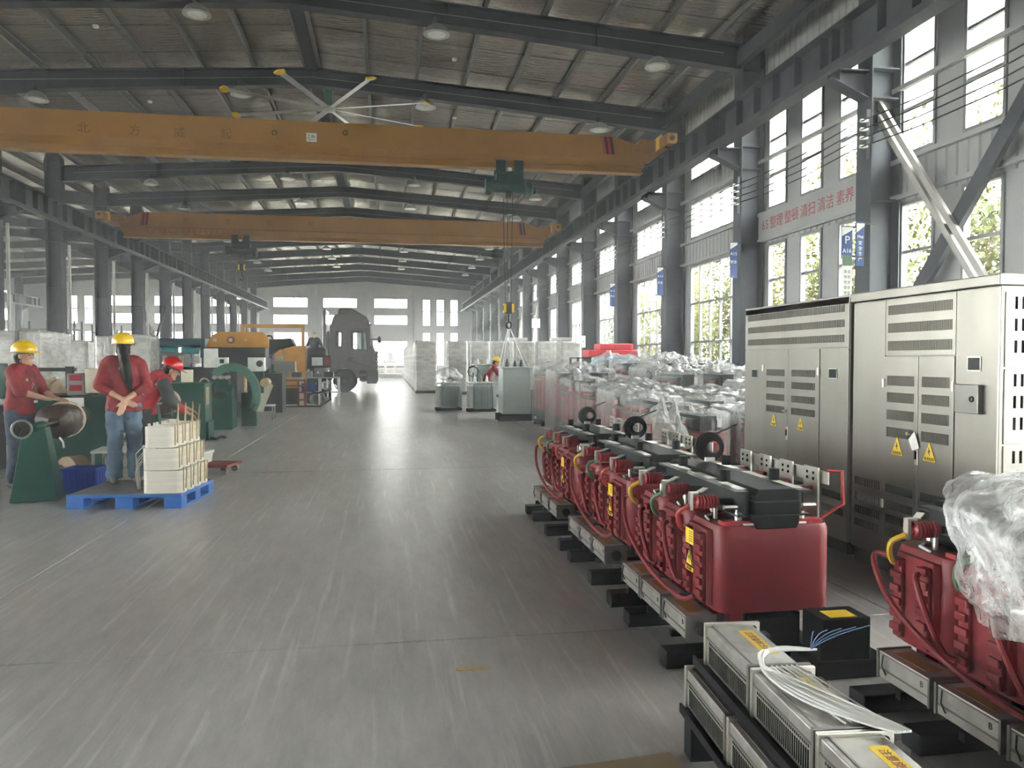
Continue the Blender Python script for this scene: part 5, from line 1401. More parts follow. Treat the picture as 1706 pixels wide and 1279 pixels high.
# ---- blue pallet with coils
PZ = math.radians(-6)
pal = thing('plastic_pallet', 'blue plastic pallet on the floor carrying white coils and a standing woman', 'pallet', (-2.66, 8.98, 0), PZ)
w, d = .585, .50
tp = MB().box(-w, w, -d, d, .115, .15).build('deck', 'pallet_blue', pal, bevel=.006)
MB().box(-w + .01, w - .01, -d + .01, d - .01, .15, .153).build('deck_mat', 'pallet_top', tp)
for ix, x in enumerate((-w, -.09, w - .18)):
    for y in (-d, -.08, d - .16): MB().box(x, x + .18, y, y + .16, .018, .115).build('block', 'pallet_blue', pal, bevel=.008)
for x in (-w, -.09, w - .18): MB().box(x, x + .18, -d, d, 0, .02).build('runner', 'pallet_blue', pal)
def coil_ring(label, loc, rz, hx, hy, h, leads, top=1):
    t = thing('white_coil', label, 'coil', loc, rz, 'paper wound coils stacked on the blue pallet')
    o, i = rrect(hx, hy, .07, 6), rrect(hx - .045, hy - .04, .045, 6); n = len(o)
    vs = [(x, y, z) for z in (0, h) for x, y in o] + [(x, y, z) for z in (0, h) for x, y in i]
    fs = []
    for k in range(n):
        j = (k + 1) % n
        fs += [(k, j, n + j, n + k), (2 * n + k, 3 * n + k, 3 * n + j, 2 * n + j), (n + k, n + j, 3 * n + j, 3 * n + k), (k, 2 * n + k, 2 * n + j, j)]
    MB().add(vs, fs).build('winding', 'coil_paper', t, smooth=True)
    for (x, y, z0, z1, dx) in leads: MB().bar((x, y, z0), (x + dx, y + dx * .4, z1), .013, .006, (0, 1, 0)).build('copper_lead', 'copper_bar', t)
    MB().box(-hx * .7, -hx * .55, -hy + .01, -hy + .03, h - .001, h + top * .035 + (1 - top) * .0105).build('spacer', 'coil_paper', t); MB().box(-hx * .35, -hx * .22, -hy + .01, -hy + .03, h - .001, h + top * .045 + (1 - top) * .0105).build('spacer', 'coil_paper', t)
    return t
RM = Matrix.Rotation(PZ, 4, 'Z')
base = Vector((-2.66, 8.98, 0))
lay = ('bottom', 'middle', 'top')
for lv in range(3):
    for k in range(4):
        hx = (.205, .185, .155)[lv]; h = (.235, .225, .215)[lv]
        off = RM @ Vector((.375 - (.0, .02, .03)[lv], -.37 + k * .215, 0)); z = .153 + (0, .245, .480)[lv]
        L = [(hx + .006, -.06, .02, h + .03, 0), (hx + .006, .0, .04, h + (.24 if lv == 2 and k < 3 else .02), .01)]
        if lv == 2: L.append((hx - .02, .05, h * .8, h + .2, .02))
        pos = 'front' if k == 0 else ('back' if k == 3 else 'inner')
        coil_ring(f'white paper wound coil, {lay[lv]} layer, ' + ('nearest the pallet front edge' if k == 0 else 'second behind the front edge' if k == 1 else 'third behind the front edge' if k == 2 else 'at the pallet back edge'), (base.x + off.x, base.y + off.y, z), PZ, hx, .10, h, L, int(lv == 2))
t = thing('cream_roll', 'round cream tape roll leaning behind the coil stack', 'tape roll', (-2.55, 9.75, 0))
MB().cyl((0, 0, 0), (0, 0, .62), .02, n=8).build('stand', 'machine_dark', t); MB().box(-.15, .15, -.1, .1, 0, .03).build('foot', 'machine_dark', t); MB().lathe([(.04, 0), (.12, 0), (.12, .09), (.04, .09)], (-.04, 0, .72), (.8, -.5, 0), 26).build('roll', 'tape_cream', t, smooth=True)
# scrap of bent strip beside the coils
t = thing('wire_scrap', 'tangle of thin bare strip leaning against the coils', 'wire scrap', (base.x - .03, base.y - .2, .153), 0)
rnd = random.Random(5)
for k in range(5):
    x = rnd.uniform(-.03, .06); MB().tube([(x, .0, 0), (x - .03, .02, .18 + .05 * k), (x + .05, .0, .30 + .04 * k), (x + .09, -.02, .26 + .05 * k)], .006, 5).build('strip', 'brace_light', t)
# red dolly with a white bin of film
t = thing('red_dolly', 'low red wooden dolly on casters behind the coil pallet', 'dolly', (-2.42, 11.05, 0), -.25)
MB().box(-.42, .36, -.24, .24, .10, .135).build('deck', 'trolley_red', t, bevel=.005)
for x in (-.3, .28):
    for y in (-.17, .17): c_ = MB().cyl((x - .0, y - .018, .05), (x, y + .018, .05), .05, n=14).build('caster', 'caster', t); MB().box(x - .03, x + .03, y - .025, y + .025, .06, .10).build('caster_fork', 'machine_dark', t)
t = crate('white bin heaped with clear film scraps on the red dolly', -2.62, 11.12, .135, .36, .3, .16, -.2, 'cabinet_white')
MB().grid(heap, 40, 16, True).build('film', 'film_milky', t, smooth='all', loc=(0, 0, .10)).scale = (.5, .38, .42)

# ---- bench with boxes behind the winding machine
t = thing('work_bench', 'long bench with dark top behind the green winding machine', 'bench', (-5.0, 13.12, 0))
MB().box(-1.5, 1.0, -.45, .45, .80, .84).build('bench_top', 'machine_dark', t)
for x in (-1.4, .9):
    for y in (-.38, .38): MB().box(x - .03, x + .03, y - .03, y + .03, 0, .80).build('leg', 'machine_green', t)
MB().box(-1.4, .9, -.4, .4, .25, .28).build('lower_shelf', 'machine_dark', t)
for k, (x, w_, h_, mn, nm) in enumerate(((.55, .62, .09, 'cardboard', 'flat brown carton at the bottom of the pile on the bench'), (.55, .6, .08, 'wood_reel', 'brown carton in the middle of the pile on the bench'), (.52, .58, .10, 'cardboard', 'brown carton on top of the pile on the bench'))):
    o = thing('carton', nm, 'carton', (-5.0 + x, 13.1, .84 + k * .095)); MB().box(-w_ / 2, w_ / 2, -.25, .25, 0, .092).build('box', mn, o, bevel=.004); MB().box(-w_ / 2 - .001, w_ / 2 + .001, -.03, .03, .03, .093).build('tape', 'tape_cream', o)
o = thing('scrap_box', 'open box of tangled brown paper strips on the bench', 'box', (-5.25, 13.1, .84)); MB().box(-.32, .32, -.28, .28, 0, .2).build('box', 'cardboard', o); MB().grid(heap, 36, 14, True).build('paper_strips', 'wood_reel', o, smooth='all', loc=(0, 0, .17)).scale = (.85, .62, .5)
o = thing('white_sack', 'white folded sack on the carton pile', 'sack', (-4.6, 13.1, 1.148)); MB().ell((0, 0, .04), (.26, .2, .07), 18, 8).build('sack_body', 'paper_white', o, smooth=True); MB().ell((.1, -.05, .09), (.13, .1, .05), 14, 7).build('fold', 'paper_white', o, smooth=True)
o = thing('bench_vice', 'dark bar clamp sticking out over the bench', 'clamp', (-5.1, 13.48, .84)); MB().box(-.05, .05, -.05, .05, 0, .6).build('post', 'machine_dark', o); MB().box(-.75, .1, -.03, .03, .52, .58).build('bar', 'machine_dark', o)
# green machine at the very left
t = thing('green_press', 'green machine housing partly hidden behind the man in yellow helmet', 'machine', (-5.75, 11.6, 0))
MB().box(-.6, .35, -.4, .4, 0, .9).build('base', 'machine_dark', t); MB().box(-.6, .40, -.4, .4, 1.0, 1.5).build('housing', 'machine_green', t, bevel=.02); MB().box(-.5, .25, -.36, .36, .9, 1.0).build('neck', 'machine_dark', t); MB().box(.05, .42, -.46, -.38, .62, .88).build('lit_tone_carton', 'tape_cream', t)  # carton against the base, its warm lit tone painted in as cream

# ---- wrapped cabinets standing in the left background
for k, (px0, px1, py, Y, nm) in enumerate(((-40, 24, 549, 16.5, 'film wrapped cabinet at the left behind the man with yellow helmet'), (30, 66, 549, 16.6, 'film wrapped cabinet beside the first one behind the green press'), (68, 92, 552, 18.0, 'narrow film wrapped cabinet next to the steel column'),
                                        (106, 147, 566, 24.0, 'film wrapped cabinet between two middle columns'), (158, 186, 558, 21.0, 'film wrapped cabinet left of the woman with ponytail'), (190, 250, 556, 20.6, 'film wrapped cabinet right behind the woman with ponytail'))):
    A = onY(px0, 600, Y); B = onY(px1, 600, Y); h = onY(px0, py, Y).z
    o = copy_tree(WP[k % 3], ((A.x + B.x) / 2, Y + .45, 0), 0, nm, 'wrapped cabinets behind the winding machines'); o.scale = ((B.x - A.x) / .92, 1, h / 2.44)

# ---- big winding line in the middle distance
t = thing('coil_line', 'dark machine line with teal roller and yellow side frame behind the workers', 'machine', (-5.3, 22.0, 0))
MB().box(-.85, 1.3, -.4, .6, 0, 1.35).build('bed', 'machine_dark', t, bevel=.02)
MB().box(-.95, -.1, -.3, .5, 1.35, 1.75).build('drive_case', 'machine_grey', t, bevel=.02)
rl = MB().cyl((-.75, -.1, 2.0), (.35, -.1, 2.0), .13, n=20).build('top_roller', 'teal_dark', t, smooth=True); MB().cyl((-.65, -.2, 1.80), (-.25, -.2, 1.80), .10, n=16).build('roller', 'teal_light', t, smooth=True); MB().cyl((-.15, -.2, 1.80), (.28, -.2, 1.80), .10, n=16).build('roller', 'teal_light', t, smooth=True)
for x in (-.85, .40): MB().box(x - .06, x + .06, -.3, .2, 1.6, 2.12).build('roller_bracket', 'teal_dark', t)
sf = MB().prism([(.50, 1.95), (.62, 2.20), (.80, 2.30), (1.95, 2.30), (2.1, 2.12), (2.1, 1.88), (.50, 1.88)], 'y', -.25, -.13).build('yellow_frame', 'old_yellow', t, bevel=.01)
for x, r, mn in ((.72, .05, 'zinc_bright'), (1.12, .10, 'rail_rust'), (1.5, .03, 'zinc_bright')): MB().cyl((x, -.30, 2.08), (x, -.25, 2.08), r, n=16).build('bearing', mn, sf)
MB().cyl((1.12, -.31, 2.08), (1.12, -.30, 2.08), .05, n=12).build('bearing', 'zinc_bright', sf)
MB().box(.55, 2.0, -.2, .5, 1.35, 1.9).build('case', 'machine_dark', t)
for k in range(6): MB().box(-.78 + k * .2, -.66 + k * .2, -.44, -.40, 1.45, 1.6 + .06 * (k % 2)).build('valve', 'zinc_bright' if k % 2 else 'machine_grey', t)
pn = MB().box(.70, 1.10, -.44, -.40, 1.20, 1.36).build('button_panel', 'machine_grey', t)
for k in range(4): MB().cyl((.76 + k * .09, -.455, 1.30), (.76 + k * .09, -.44, 1.30), .022, n=8).build('button', 'stripe_black', pn)
t = thing('spindle_machine', 'dark grey-green spindle machine with angled head in the middle distance', 'machine', (-3.55, 23.6, 0))
MB().box(-.5, .5, -.3, .5, 0, 1.15).build('bed', 'machine_dark', t, bevel=.02); MB().prism([(-.55, 1.55), (-.55, 2.12), (.75, 2.18), (.85, 1.98), (.35, 1.85), (-.1, 1.5)], 'y', -.3, .35).build('head', 'clamp_grey', t, bevel=.02); MB().box(-.4, .1, -.2, .3, 1.1, 1.6).build('column', 'machine_dark', t); MB().cyl((.0, -.5, 1.35), (.0, -.3, 1.35), .12, n=16).build('spindle', 'zinc_bright', t); MB().cyl((-.5, -.34, 1.9), (-.5, -.3, 1.9), .10, n=14).build('gauge', 'old_yellow', t)
MB().box(.25, .85, -.2, .2, 1.2, 1.5).build('tool_box', 'machine_grey', t); MB().box(.3, .5, -.25, -.2, 1.52, 1.66).build('clamp', 'zinc_bright', t)
t = thing('orange_machine', 'orange and grey boxed machine before the far windows', 'machine', (-3.3, 28.3, 0))
MB().box(-.95, -.35, -.3, .3, 0, 2.25).build('cabinet', 'old_yellow', t, bevel=.02); MB().box(-.3, .45, -.3, .3, .0, 2.05).build('cabinet', 'old_yellow', t, bevel=.02); MB().prism([(.45, 0), (1.15, 0), (1.15, 1.9), (1.05, 2.0), (.5, 1.95)], 'y', -.35, .3).build('control_desk', 'clamp_grey', t, bevel=.02); MB().box(.62, .92, -.36, -.35, 1.68, 1.82).build('desk_screen', 'machine_dark', t); MB().torus((-.8, -.3, 2.27), .12, .03, (0, 1, 0), 16, 6).build('ring', 'machine_dark', t)
t = thing('yellow_gantry', 'thin yellow gantry frame standing before the far end windows', 'gantry', (-4.35, 31, 0))
MB().box(-1.2, 1.15, -.06, .06, 2.78, 2.92).build('beam', 'old_yellow', t); MB().box(1.03, 1.15, -.06, .06, 0, 2.78).build('leg', 'old_yellow', t); MB().box(-1.2, -1.08, -.06, .06, 0, 2.78).build('leg', 'old_yellow', t)
# metal work bench beside the truck
t = thing('metal_bench', 'pale steel work bench with shelves and tools in front of the truck', 'bench', (-2.55, 26.5, 0))
MB().box(-.95, .95, -.35, .35, .93, .97).build('bench_top', 'brace_light', t)
for x in (-.92, -.30, .30, .92):
    for y in (-.32, .32): MB().box(x - .025, x + .025, y - .025, y + .025, 0, .93).build('leg', 'cabinet_white', t)
MB().box(-.92, .92, -.33, .33, .45, .48).build('shelf', 'brace_light', t)
for k, (x, w_, h_, mn) in enumerate(((-.8, .2, .25, 'machine_grey'), (-.45, .3, .16, 'machine_dark'), (-.05, .22, .2, 'zinc_bright'), (.25, .3, .12, 'machine_grey'), (.6, .3, .18, 'machine_dark'))):
    o = thing('bench_tool', ('grey gauge box on the steel bench', 'dark clamp block on the steel bench', 'bright steel fixture on the steel bench', 'flat grey tool case on the steel bench', 'dark vice at the truck end of the steel bench')[k], 'tool', (-2.55 + x, 26.45, .97)); MB().box(-w_ / 2, w_ / 2, -.15, .15, 0, h_).build('body', mn, o, bevel=.015); MB().cyl((0, -.1, h_), (0, -.1, h_ + .07), .03, n=8).build('knob', 'zinc_bright', o)
o = thing('display_panel', 'dark control panel with pale screen standing on the steel bench', 'panel', (-2.25, 26.76, .97)); MB().box(-.35, .35, -.06, .06, .3, .72).build('case', 'machine_dark', o, bevel=.01); MB().box(-.28, .08, -.065, -.06, .38, .66).build('screen', 'paper_white', o); MB().box(.12, .3, -.065, -.06, .38, .66).build('key_block', 'trolley_red', o); MB().box(-.2, .2, -.1, .1, 0, .3).build('stand', 'machine_grey', o)
o = thing('red_tool_rack', 'red steel frame rack with dark panel beneath the steel bench', 'rack', (-3.05, 26.1, 0))
for x in (-.36, .14, .36): MB().box(x - .03, x + .03, -.03, .03, 0, .90).build('post', 'trolley_red', o)
MB().box(-.36, .14, -.02, .02, .08, .62).build('panel', 'machine_dark', o); MB().box(-.36, .36, -.03, .03, .66, .72).build('rail', 'trolley_red', o); MB().box(-.36, .36, -.03, .03, .84, .90).build('rail', 'trolley_red', o)
for z in (.2, .45): MB().box(.14, .36, -.03, .03, z, z + .05).build('rung', 'trolley_red', o)
for k in range(2):
    o = thing('film_sack', ('silvery film sack under the steel bench beside the red rack', 'silvery film sack at the truck end under the steel bench')[k], 'sack', ((-2.3, -1.98)[k], 26.5, (.075, .555)[k])); MB().grid(clump, 30, 16, True).build('sack_body', 'film_milky', o, smooth='all').scale = ((.75, .62)[k], .58, (.9, .75)[k])
o = thing('cable_loop', 'black hose looped under the steel bench onto the floor', 'hose', (-2.4, 26.05, 0)); MB().tube([(-.9, -.1, .02), (-.4, -.15, .02), (.2, -.12, .03), (.55, -.1, .25), (.5, -.05, .55), (.1, -.05, .45), (-.2, -.1, .55)], .03, 7).build('hose', 'stripe_black', o)
o = crate('purple-blue crate under the steel bench', -2.66, 26.5, .479, .55, .4, .28)
# storage racks in the second hall
for k, (x, y) in enumerate(((-17.5, 44), (-15.8, 49), (-21, 43), (-17, 56), (-24.5, 52))):
    t = thing('storage_rack', 'tall dark storage rack in the second hall ' + ('beside the middle columns', 'behind the yellow side frame', 'away from the middle columns', 'close to the far end wall', 'near the outer wall')[k], 'rack', (x, y, 0), 0, 'storage racks in the second hall')
    for px in (-1.3, 0, 1.3):
        for py_ in (-.5, .5): MB().box(px - .04, px + .04, py_ - .04, py_ + .04, 0, 3.6).build('post', 'machine_dark', t)
    for z in (.4, 1.3, 2.2, 3.1): MB().box(-1.35, 1.35, -.55, .55, z, z + .06).build('shelf', 'machine_dark', t)
for k, (x, y, z, mn) in enumerate(((-17.9, 44, 2.26, 'teal_dark'), (-16.9, 44, 2.26, 'cabinet_white'), (-18.2, 44, 1.36, 'cabinet_white'), (-16.4, 49, 1.36, 'plastic_blue'), (-15.3, 49, 2.26, 'teal_dark'), (-15.2, 49, 1.36, 'cabinet_white'), (-21.4, 43, 2.26, 'trolley_red'), (-20.5, 43, 1.36, 'cabinet_white'), (-17.3, 56, 2.26, 'plastic_blue'), (-16.4, 56, 3.16, 'trolley_red'))):
    o = thing('stored_box', {'teal_dark': 'dark teal', 'cabinet_white': 'white', 'plastic_blue': 'blue', 'trolley_red': 'red'}[mn] + ' box stored in the second hall' + (', beside the middle columns', ', end bay beside the middle columns', ', low on the column side rack', ', on the rack behind the yellow frame', ', end bay behind the yellow frame', ', low behind the yellow frame', ', on the rack away from the columns', ', low on the rack away from the columns', ', on the rack by the end wall', ', end bay by the end wall')[k], 'box', (x, y, z), 0, 'boxes on the second hall racks'); MB().box(-.42, .42, -.4, .4, 0, .6).build('box', mn, o, bevel=.02); MB().box(-.44, .44, -.42, .42, .6, .66).build('lid', mn, o)

# ================================================================== TRUCK
tk = thing('truck_cab', 'grey truck tractor with high roof cab parked across the hall', 'truck', (0, 37.0, 0))
W = 2.35
body = [(-2.72, 1.18), (-2.72, 2.2), (-2.66, 3.05), (-2.52, 3.55), (-2.40, 3.68), (-1.0, 3.60), (-.86, 3.35), (-.72, 2.3), (-.60, 1.95), (-.55, 1.2), (-.62, .55), (-1.22, .50), (-1.32, .85), (-1.48, 1.12), (-1.75, 1.28), (-2.10, 1.32), (-2.42, 1.22), (-2.55, 1.05)]
DWIN = [(-1.72, 2.05), (-.92, 1.98), (-1.0, 2.92), (-1.72, 2.92)]; SWIN = [(-2.42, 2.22), (-2.16, 2.15), (-2.14, 2.9), (-2.40, 2.92)]
def side_panel(y0, y1):
    """cab side: outline with two window holes, given thickness"""
    from mathutils.geometry import tessellate_polygon
    loops = [body, DWIN, SWIN]; flat = [p for l in loops for p in l]; n = len(flat); m = MB()
    tri = tessellate_polygon([[Vector((p[0], p[1], 0)) for p in l] for l in loops])
    fs = [tuple(t) for t in tri] + [tuple(i + n for i in t) for t in tri]; o = 0
    for l in loops:
        for i in range(len(l)): j = (i + 1) % len(l); fs.append((o + i, o + j, n + o + j, n + o + i))
        o += len(l)
    return m.add([(p[0], y0, p[1]) for p in flat] + [(p[0], y1, p[1]) for p in flat], fs)
side_panel(0, .07).build('cab_side', 'truck_grey', tk); side_panel(W - .07, W).build('cab_side', 'truck_grey', tk)
inn = [(-1.68 + (x + 1.68) * .955, 2.1 + (z - 2.1) * .955) for x, z in body]; n_ = len(body)
MB().add([(x, y, z) for y in (.06, W - .06) for x, z in body] + [(x, y, z) for y in (.06, W - .06) for x, z in inn],
         [f for i in range(n_) for j in [(i + 1) % n_] for f in ((i, j, n_ + j, n_ + i), (2 * n_ + i, 3 * n_ + i, 3 * n_ + j, 2 * n_ + j), (i, 2 * n_ + i, 2 * n_ + j, j), (n_ + i, n_ + j, 3 * n_ + j, 3 * n_ + i))]).build('cab_body', 'truck_grey', tk, bevel=.02)
for y_ in (.35, W - .9):
    st_ = MB().box(-1.75, -1.25, y_, y_ + .55, 1.45, 1.62).build('seat', 'truck_black', tk, bevel=.03); MB().box(-1.86, -1.74, y_, y_ + .55, 1.5, 2.25).build('seat_back', 'truck_black', st_, bevel=.03)
MB().torus((-1.02, .62, 1.95), .21, .02, (-.75, 0, .65), 20, 6).build('steering_wheel', 'truck_black', tk)
MB().prism([(-2.35, 3.66), (-2.30, 3.92), (-2.15, 4.02), (-1.70, 4.0), (-1.42, 3.85), (-1.0, 3.58)], 'y', .25, W - .25).build('roof_fairing', 'truck_grey', tk, bevel=.04)
MB().prism([(-2.60, 3.10), (-.80, 3.10), (-.86, 3.36), (-1.0, 3.56), (-2.40, 3.62), (-2.50, 3.5)], 'y', -.012, 0).build('sleeper_panel', 'truck_grey', tk)
MB().box(-3.03, -2.86, .1, W - .1, 1.0, 3.95).build('wind_deflector', 'truck_grey', tk, bevel=.05)
MB().prism([(-2.82, 1.2), (-2.72, 1.15), (-2.72, 2.9), (-2.80, 2.85)], 'y', .1, W - .1).build('rear_bellows', 'truck_dark', tk)
for y_ in (-.012, W - .058):
    for nm, poly in (('door_window', DWIN), ('sleeper_window', SWIN)):
        cx_ = sum(p[0] for p in poly) / 4; cz_ = sum(p[1] for p in poly) / 4; fr_ = MB(); sc_ = [(cx_ + (x - cx_) * .9, cz_ + (z - cz_) * .93) for x, z in poly]
        fr_.add([(p[0], yy_, p[1]) for yy_ in (y_, y_ + .07) for p in poly] + [(p[0], yy_, p[1]) for yy_ in (y_, y_ + .07) for p in sc_],
                [f for i in range(4) for j in [(i + 1) % 4] for f in ((i, j, 4 + j, 4 + i), (8 + i, 12 + i, 12 + j, 8 + j), (i, 8 + i, 8 + j, j), (4 + i, 4 + j, 12 + j, 12 + i))])
        f_ = fr_.build(nm, 'truck_black', tk); MB().prism(sc_, 'y', y_ + .03, y_ + .036).build('window_pane', 'window_glass', f_)
        if nm == 'door_window': MB().box(-1.21, -1.17, y_ + .01, y_ + .06, 2.06, 2.90).build('window_divider', 'truck_black', f_)
for a, b_ in (((-1.80, 3.02), (-1.82, 1.30)), ((-.82, 3.0), (-.72, 1.05)), ((-1.82, 3.02), (-.84, 3.0)), ((-1.35, 1.2), (-.70, 1.05))): MB().bar((a[0], -.004, a[1]), (b_[0], -.004, b_[1]), .012, .02, (0, 1, 0)).build('door_seam', 'truck_black', tk)
MB().box(-1.76, -1.52, -.03, 0, 1.52, 1.60).build('door_handle', 'chrome', tk); MB().prism([(-1.7, 1.5), (-.8, 1.2), (-.8, 1.16), (-1.7, 1.44)], 'y', -.012, 0).build('crease', 'truck_dark', tk)
ar = MB()
for q in range(10):
    a0 = math.radians(8 + q * 17); a1 = math.radians(8 + (q + 1) * 17)
    ar.bar((-2.02 + .70 * math.cos(a0), .12, .58 + .70 * math.sin(a0)), (-2.02 + .70 * math.cos(a1), .12, .58 + .70 * math.sin(a1)), .26, .10, (0, 1, 0))
ar.build('wheel_arch', 'truck_grey', tk)
for (wx, wy) in ((-2.02, .08), (-2.02, W - .40), (-5.3, .08), (-5.3, W - .40)):
    wh = MB().lathe([(.30, 0), (.48, .0), (.53, .04), (.53, .26), (.48, .30), (.30, .30)], (wx, wy, .53), (0, 1, 0), 32).build('wheel', 'tyre', tk, smooth=True)
    MB().lathe([(.05, -.02), (.10, -.02), (.16, .04), (.27, .02), (.31, .01)], (wx, wy, .53), (0, 1, 0), 24).build('rim', 'truck_dark', wh, smooth=True)
MB().box(-6.2, -.9, .7, .82, .85, 1.1).build('chassis_rail', 'truck_black', tk); MB().box(-6.2, -.9, W - .82, W - .7, .85, 1.1).build('chassis_rail', 'truck_black', tk)
MB().box(-2.1, -1.9, .3, W - .3, .48, .58).build('axle', 'truck_black', tk); MB().box(-5.38, -5.22, .3, W - .3, .45, .61).build('axle', 'truck_black', tk)
MB().prism([(-.98, .42), (-.52, .42), (-.46, .55), (-.46, 1.02), (-.60, 1.08), (-.98, 1.02)], 'y', -.02, W + .02).build('bumper', 'truck_dark', tk, bevel=.03)
for z in (.55, .84): st_ = MB().box(-1.32, -.99, -.02, .3, z, z + .22).build('step', 'truck_black', tk); MB().box(-1.30, -1.0, -.04, -.02, z, z + .04).build('step_edge', 'truck_grey', st_)
MB().box(-.58, -.50, .2, W - .2, 1.1, 1.95).build('grille', 'truck_black', tk)
for z in (1.25, 1.45, 1.65, 1.85): MB().box(-.56, -.44, .15, W - .15, z, z + .05).build('grille_bar', 'chrome', tk)
MB().prism([(-.80, 2.35), (-.70, 2.05), (-.66, 2.05), (-.82, 3.1), (-.86, 3.1)], 'y', .1, W - .1).build('windscreen', 'glass_dark', tk)
MB().box(-.75, -.48, -.25, -.20, 2.48, 2.54).build('mirror_arm', 'truck_black', tk); MB().ell((-.38, -.22, 2.50), (.10, .16, .16), 14, 8).build('mirror', 'truck_dark', tk, smooth=True); MB().bar((-.82, 0, 2.5), (-.74, -.24, 2.5), .05, .05).build('mirror_arm', 'truck_black', tk)
MB().box(-.92, -.74, -.02, .3, 3.18, 3.24).build('visor', 'truck_dark', tk); MB().bar((-.80, -.01, 3.2), (-.78, -.01, 2.2), .03, .03).build('grab_rail', 'chrome', tk)
MB().box(-3.6, -2.9, .1, .6, .5, 1.0).build('fuel_tank', 'truck_dark', tk, bevel=.08)

# ================================================================== PEOPLE
def cap(m, p0, p1, r0, r1, n=14):
    """tapered capsule, closed"""
    p0 = Vector(p0); p1 = Vector(p1); L = (p1 - p0).length
    if L < 1e-5: p1 = p0 + Vector((0, 0, 1e-3)); L = 1e-3
    prof = []
    for k in range(5):
        a = PI / 2 * k / 4; prof.append((max(1e-4, r0 * math.sin(a)), -r0 * math.cos(a)))
    for k in range(5):
        a = PI / 2 * k / 4; prof.append((max(1e-4, r1 * math.cos(a)), L + r1 * math.sin(a)))
    m.lathe(prof, p0, p1 - p0, n)
def remesh(m, name, voxel, mn, parent, smooth=6, wrinkle=0.0, wscale=9.0, seed=0):
    me = m.mesh('tmp_body'); o = bpy.data.objects.new('tmp_body', me); TMP.collection.objects.link(o)
    r = o.modifiers.new('r', 'REMESH'); r.mode = 'VOXEL'; r.voxel_size = voxel
    s = o.modifiers.new('s', 'SMOOTH'); s.iterations = smooth; s.factor = .5
    with bpy.context.temp_override(scene=TMP, view_layer=TMP.view_layers[0]):
        dg = bpy.context.evaluated_depsgraph_get(); out = bpy.data.meshes.new_from_object(o.evaluated_get(dg))
    bpy.data.objects.remove(o); bpy.data.meshes.remove(me)
    if wrinkle:
        ns = [v.normal.copy() for v in out.vertices]
        for v, nn in zip(out.vertices, ns):
            c = v.co; w = nz(c.x * wscale + seed, c.y * wscale, c.z * wscale * 1.5) + .5 * nz(c.x * wscale * 2.3, c.y * wscale * 2.3 + seed, c.z * wscale * 3)
            v.co = c + nn * (w * wrinkle)
    out.name = name; out.materials.clear(); out.materials.append(MATS[mn])
    return link(name, out, parent, smooth='all')
def etube(m, secs, n=24):
    """closed tube of ellipses: (centre, rx, ry) from bottom to top"""
    vs = []; fs = []
    for c, rx, ry in secs:
        for i in range(n): a = 2 * PI * i / n; vs.append((c[0] + rx * math.cos(a), c[1] + ry * math.sin(a), c[2]))
    for k in range(len(secs) - 1):
        for i in range(n): j = (i + 1) % n; fs.append((k * n + i, k * n + j, (k + 1) * n + j, (k + 1) * n + i))
    fs += [tuple(range(n))[::-1], tuple(range((len(secs) - 1) * n, len(secs) * n))]
    m.add(vs, fs)
def hand(m, wrist, fwd, normal, side, curl=.5, s=1.0):
    """palm + four fingers + thumb. fwd: wrist to knuckles, normal: back of the hand, side: towards the thumb"""
    f = Vector(fwd).normalized(); nrm = Vector(normal).normalized(); nrm = (nrm - f * nrm.dot(f)).normalized(); sd = f.cross(nrm)
    if sd.dot(Vector(side)) < 0: sd = -sd
    w = Vector(wrist)
    cap(m, w - f * .02, w + f * .02, .026 * s, .027 * s)
    for k in range(4):
        o = sd * (.027 - .018 * k) * s
        cap(m, w + f * .015 + o * .6, w + f * .085 * s + o, .015 * s, .0125 * s)
        L = (.036, .042, .039, .030)[k] * s; p = w + f * .088 * s + o; d = f.copy(); a = 0
        for q in range(3):
            a += curl * (.5, .7, .5)[q]; d = (f * math.cos(a) - nrm * math.sin(a)); p2 = p + d * L * (1, .75, .6)[q]
            cap(m, p, p2, (.0095 - .0008 * q) * s, (.0090 - .0008 * q) * s, 10); p = p2
    b = w + f * .025 * s + sd * .022 * s; d = (f * .72 + sd * .62 - nrm * .25).normalized()
    cap(m, b, b + d * .045 * s, .014 * s, .011 * s, 10); cap(m, b + d * .045 * s, b + d * .045 * s + (f * .9 + sd * .2 - nrm * .3).normalized() * .034 * s, .0105 * s, .0085 * s, 10)
